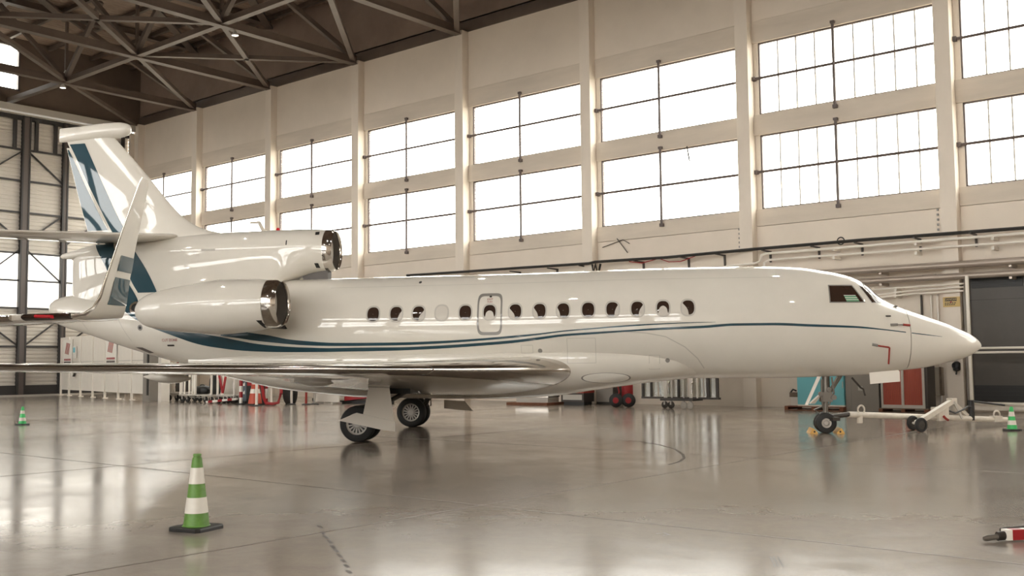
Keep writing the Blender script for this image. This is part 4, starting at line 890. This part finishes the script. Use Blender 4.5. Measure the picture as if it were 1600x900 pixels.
for x0, x1 in ((.06, .62), (.70, 1.25)):
    s_ = MB()
    for k in range(10): s_.box(x0+(x1-x0)*k/10+.004, x0+(x1-x0)*(k+1)/10-.004, .012, .028, .1, 1.7)
    s_.build('shutter_door', 'brick', t, kind='stuff')
t = thing('wall_box', 'cream wall box with two dark slots, left of the column', 'box', (-10.85, 33.5, .48)); MB().box(0, .50, -.12, .18, 0, .88).build('body', 'cream', t); MB().box(.05, .2, -.135, -.12, .66, .70).build('slot', 'black', t); MB().box(.06, .21, -.135, -.12, .30, .34).build('slot', 'black', t); MB().box(.46, .52, -.14, -.1, 0, .9).build('door_edge', 'woodgrey', t)
t = thing('valve', 'black valve hanging on the column by the grey door', 'valve', (-9.80, 33.25, 1.4)); MB().lathe([(-.16, .05), (-.12, .11), (.1, .11), (.15, .05)], (0, -.06, 0), 'z', 14).build('body', 'black', t, True); MB().tube([(0, -.06, .12), (0, -.02, .35), (0, 0, .5)], .03, 8).build('pipe', 'rail', t, True); ring((-.0, -.19, .02), .09, .02, 'y', 'hand_wheel', 'black', t); MB().tube([(0, -.06, -.12), (-.02, -.08, -.26)], .025, 8).build('outlet', 'black', t, True)
t = thing('warning_sign', 'yellow and black warning sign on the column above the nose', 'sign', (-9.90, 33.275, 3.40)); MB().box(-.255, .255, -.015, .01, -.155, .155).build('plate', 'signyellow', t); MB().box(-.20, .16, -.019, -.015, .02, .125).build('black_band', 'black', t)
o = link('lettering', text_mesh('DANGER', .09, 'signyellow'), t, (-.02, -.021, .073)); o.rotation_euler = (PI/2, 0, 0)
for z, x1 in ((-.035, .15), (-.085, .12)):
    for k in range(5): MB().box(-.2+(x1+.2)*k/5, -.2+(x1+.2)*(k+.75)/5, -.019, -.015, z-.014, z+.014).build('letter_block', 'black', t)
MB().prism([(-.05, -.02), (.03, -.02), (-.01, .03)], 'y', -.023, -.019).build('red_mark', 'red', t)
# grey sliding door, its frame and the white gate in front
d = MB().box(-9.42, -2.6, 33.56, 33.69, .22, 4.22).build('door_2', 'greydoor', **st)
for x0, x1, z0, z1 in ((-9.37, -7.9, 3.80, 4.14), (-9.40, -7.0, .32, .81)):
    MB().box(x0, x1, 33.53, 33.56, z0, z1).build('vent_opening', 'black', d)
    for k in range(4): MB().bar((x0, 33.52, z0+(z1-z0)*(k+.5)/4), (x1, 33.52, z0+(z1-z0)*(k+.5)/4), .03, .02).build('louvre', 'black', d)
MB().box(-9.42, -2.6, 33.545, 33.56, 3.42, 3.45).build('door_seam', 'darkmetal', d)
MB().box(-9.6, -9.42, 33.45, 33.69, 0, 4.25).build('door_frame', 'greycab', d); MB().box(-9.42, -2.6, 33.5, 33.7, 0, .22).build('sill', 'beam', d)
t = thing('gate_frame', 'white steel gate frame with rails in front of the grey door', 'gate', (-9.2, 32.5, 0))
MB().tube([(0, 0, .02), (0, 0, 4.12)], .055, 12).build('upright', 'white', t, True); MB().tube([(5.6, 0, .02), (5.6, 0, 4.12)], .055, 12).build('upright', 'white', t, True)
for z, r in ((1.94, .035), (1.81, .035), (.30, .04)): MB().tube([(0, 0, z), (5.6, 0, z)], r, 10).build('rail', 'white', t, True)
MB().box(0, 5.6, -.05, .05, .10, .22).build('bottom_beam', 'offwhite', t)
# pipes and cable on the wall
def pipe_run(name, label, pts, r, m, y_br=(), cat='pipe', n=10):
    o = tag(MB().tube(pts, r, n).build(name, m, None, True), label, cat)
    for x, z in y_br: MB().box(x-.04, x+.04, pts[0][1]-.02, WY-.005, z-.05, z+.05).build('clamp', m, o)
    return o
pipe_run('white_pipe', 'upper thin white pipe along the wall, stepping down at left end', [(-17.6, 33.18, 5.03), (-16.5, 33.18, 5.05), (-16.28, 33.18, 5.12), (-16.22, 33.18, 5.32), (-16.05, 33.18, 5.37), (2, 33.18, 5.33)], .045, 'white', ((-13.6, 5.33), (-10.9, 5.30), (-8.6, 5.28)))
pipe_run('white_pipe', 'lower thin white pipe along the wall, under its twin', [(-16.15, 33.18, 4.7), (-16.12, 33.18, 5.05), (-15.95, 33.18, 5.14), (2, 33.18, 5.07)], .04, 'white', ((-13.6, 5.05), (-10.9, 5.0), (-8.6, 4.98)))
for z, lab, cx in ((4.55, 'upper thick steel pipe along the wall behind the nose', -10.85), (4.19, 'lower thick steel pipe along the wall behind the nose', -10.45)):
    o = pipe_run('steel_pipe', lab, [(-17, 33.02, z), (2, 33.02, z-.05)], .112 if z > 4.3 else .10, 'pipe', ((-12.0, z-.12), (-8.1, z-.14)), 'pipe', 14)
    MB().tube([(cx-.22, 33.02, z), (cx+.22, 33.02, z)], .085, 14).build('coupling_gap', 'darkmetal', o, True); MB().tube([(cx-.16, 33.02, z-.005), (cx+.16, 33.02, z-.005)], .10, 12).build('coupling', 'pipe', o, True)
for k, (z, dz) in enumerate(((3.93, .02), (3.82, .10), (3.70, .06))):
    pipe_run('conduit', ['top', 'middle', 'bottom'][k]+' of three thin conduits sagging along the wall', [(-19.5, 33.22-.03*k, z-.1), (-12.2, 33.22-.03*k, z-dz), (-11, 33.22-.03*k, z), (-9.5, 33.22-.03*k, z+.02)], .028, 'white', ((-14.2, z-.08), (-11.6, z-.03)), 'conduit', 8)
for x, r, lab in ((-10.92, .035, 'dark thin upright conduit left of the column'), (-10.62, .03, 'first pale upright conduit left of the column'), (-10.42, .035, 'second pale upright conduit left of the column')):
    pipe_run('conduit', lab, [(x, 33.6, .0), (x, 33.6, 3.68)], r, 'darkmetal' if x < -10.8 else 'white', (), 'conduit', 8)
MB_ = [(-33.9, 33.08, 5.70), (-30.1, 33.08, 5.64), (-27, 33.08, 5.60), (-23.6, 33.08, 5.54), (-23.3, 33.08, 5.58), (-20, 33.08, 5.52), (-16.5, 33.08, 5.55), (-12.6, 33.08, 5.55), (-7.7, 33.08, 5.50), (2, 33.08, 5.50)]
o = pipe_run('cable_run', 'thick black cable run along the wall above the fuselage', MB_, .055, 'cable', (), 'cable', 8)
for x in (-27.6, -25.6, -24.0, -21.4, -19.4, -17.9, -16.1, -14.3, -12.8, -10.9, -9.2, -7.2):
    MB().prism([(32.98, 5.50), (33.68, 5.50), (33.68, 5.10), (33.62, 5.10), (33.60, 5.44), (32.98, 5.46)], 'x', x-.03, x+.03).build('bracket', 'darkmetal', o)
ring((-13.3, 33.08, 5.58), .12, .02, 'y', 'cable_loop', 'cable', o); MB().tube([(-23.5, 33.18, 5.5), (-23.45, 33.15, 5.1), (-23.35, 33.18, 5.5), (-23.2, 33.15, 5.05), (-23.1, 33.18, 5.5)], .05, 6).build('cable_loop', 'cable', o, True)
MB().tube([(-20.4, 33.25, 5.5), (-20.0, 33.22, 5.36), (-19.5, 33.22, 5.34), (-18.9, 33.25, 5.5)], .018, 6).build('red_wire', 'red', o, True); MB().tube([(-21.8, 33.25, 5.5), (-21.2, 33.22, 5.4), (-20.6, 33.25, 5.5)], .02, 6).build('red_wire', 'red', o, True)
# rows of iron dowels beside the columns
for i, k in enumerate((1, 2, 3, 4)):
    x = LX(k+1)-.19-.49-.12
    t = thing('wall_rungs', 'short row of iron rungs beside the ' + ['first', 'second', 'third', 'fourth'][i] + ' wall column from the engine', 'rungs', (x, WY, 6.0), 0, 'rungs beside the wall columns')
    for q in range(6):
        for s_ in (-.07, .07): MB().box(s_-.025, s_+.025, -.07, .0, -.45+.16*q, -.38+.16*q).build('rung', 'ring', t)
o = tag(MB().tube([(-19.35, 33.6, 9.72), (-19.3, 33.6, 9.45), (-19.25, 33.6, 9.15)], .03, 6).build('chain', 'darkmetal', None, True), 'short dark chain hanging in the lower window', 'chain')
o = tag(MB().tube([(-23.3, 33.62, 6.2), (-22.3, 33.6, 6.42), (-22.0, 33.6, 6.25)], .016, 6).build('loose_wire', 'darkmetal', None, True), 'loose wire tangled on the wall below a window', 'wire'); MB().tube([(-22.6, 33.62, 6.5), (-22.1, 33.6, 5.9)], .016, 6).build('wire_end', 'darkmetal', o, True)
# roof lamps at the truss nodes
def roof_lamp(x, y, lab, grp):
    t = thing('roof_lamp', lab, 'lamp', (x, y, ZT-.42), 0, grp); MB().lathe([(.22, .04), (.16, .08), (.05, .15), (0, .16)], (0, 0, 0), 'z', 20, True, False).build('shade', 'rail', t, True)
    MB().lathe([(.01, .14), (.0, .02)], (0, 0, 0), 'z', 20, False, True).build('lens', 'lamp', t, True); MB().tube([(0, 0, .22), (0, 0, .75), (.25, 0, .9)], .03, 8).build('stem', 'rail', t, True)
    l = bpy.data.lights.new('lamp_light', 'AREA'); l.shape = 'DISK'; l.size = .30; l.energy = LAMP_W; l.color = (1, .95, .87)
    lo = bpy.data.objects.new('lamp_light', l); COL.objects.link(lo); lo.location = (0, 0, -.02); lo.parent = t
roof_lamp(TX[0], 25.45, 'small lit roof lamp at the left truss node', 'lamps on the roof truss nodes'); roof_lamp(TX[2], 26.3, 'small lit roof lamp at the upper middle truss node', 'lamps on the roof truss nodes')
for i_ in range(0, 10, 2):  # further lamps out of view, added to brighten walls and floor
    for y_ in (25.6, 10.2, -5.2, -20.6):
        if (i_, y_) not in ((0, 25.6), (2, 25.6)): roof_lamp(TX[i_], y_-.15, 'added roof lamp under the %s truss, %s row from the tall windows' % (('first', '', 'third', '', 'fifth', '', 'seventh', '', 'ninth')[i_], ('nearest', 'second', 'third', 'fourth')[int((26-y_)/15)]), 'added roof lamps out of view, for fill light')
# skid marks and old paint on the floor
def floor_mark(name, pts, w, m):
    mb = MB(); L = []; 
    for i, p in enumerate(pts):
        a = Vector((*pts[max(i-1, 0)], 0)); b = Vector((*pts[min(i+1, len(pts)-1)], 0)); d = (b-a).normalized(); n = Vector((-d.y, d.x, 0))*w/2
        L += [Vector((*p, .0015))+n, Vector((*p, .0015))-n]
    mb.add(L, [(2*i, 2*i+1, 2*i+3, 2*i+2) for i in range(len(pts)-1)]); mb.build(name, m, floor)
floor_mark('skid_mark', [(-12.33,18.12),(-11.60,17.97),(-10.84,17.49),(-10.05,16.77),(-9.39,15.93),(-9.01,15.32),(-8.78,14.79),(-8.66,14.24)], .05, 'mark')
floor_mark('skid_mark', [(-15.33,20.98),(-14.88,21.11),(-14.21,20.81)], .05, 'mark')
floor_mark('skid_mark', [(-5.33,8.51),(-5.29,8.59),(-5.19,8.53),(-5.23,8.47)], .03, 'mark')
floor_mark('oil_spot', [(-8.37,6.89),(-8.18,6.79)], .035, 'mark')
floor_mark('oil_spot', [(-8.06,6.68),(-7.88,6.57)], .035, 'mark')
floor_mark('oil_spot', [(-7.83,6.52),(-7.66,6.43)], .035, 'mark')
floor_mark('oil_spot', [(-7.60,6.38),(-7.44,6.29)], .035, 'mark')
floor_mark('oil_spot', [(-7.37,6.22),(-7.21,6.13)], .035, 'mark')
floor_mark('oil_spot', [(-7.19,6.11),(-7.05,6.03)], .035, 'mark')
floor_mark('oil_spot', [(-6.98,5.97),(-6.84,5.89)], .035, 'mark')
floor_mark('oil_spot', [(-6.77,5.83),(-6.64,5.76)], .035, 'mark')
floor_mark('oil_spot', [(-6.58,5.70),(-6.45,5.63)], .035, 'mark')
floor_mark('oil_spot', [(-6.38,5.55),(-6.26,5.49)], .035, 'mark')
floor_mark('skid_mark', [(-3.95,8.09),(-3.73,7.72)], .012, 'mark')
floor_mark('skid_mark', [(-3.93,8.11),(-3.71,7.74)], .012, 'mark')
floor_mark('skid_mark', [(-3.90,8.13),(-3.68,7.76)], .012, 'mark')
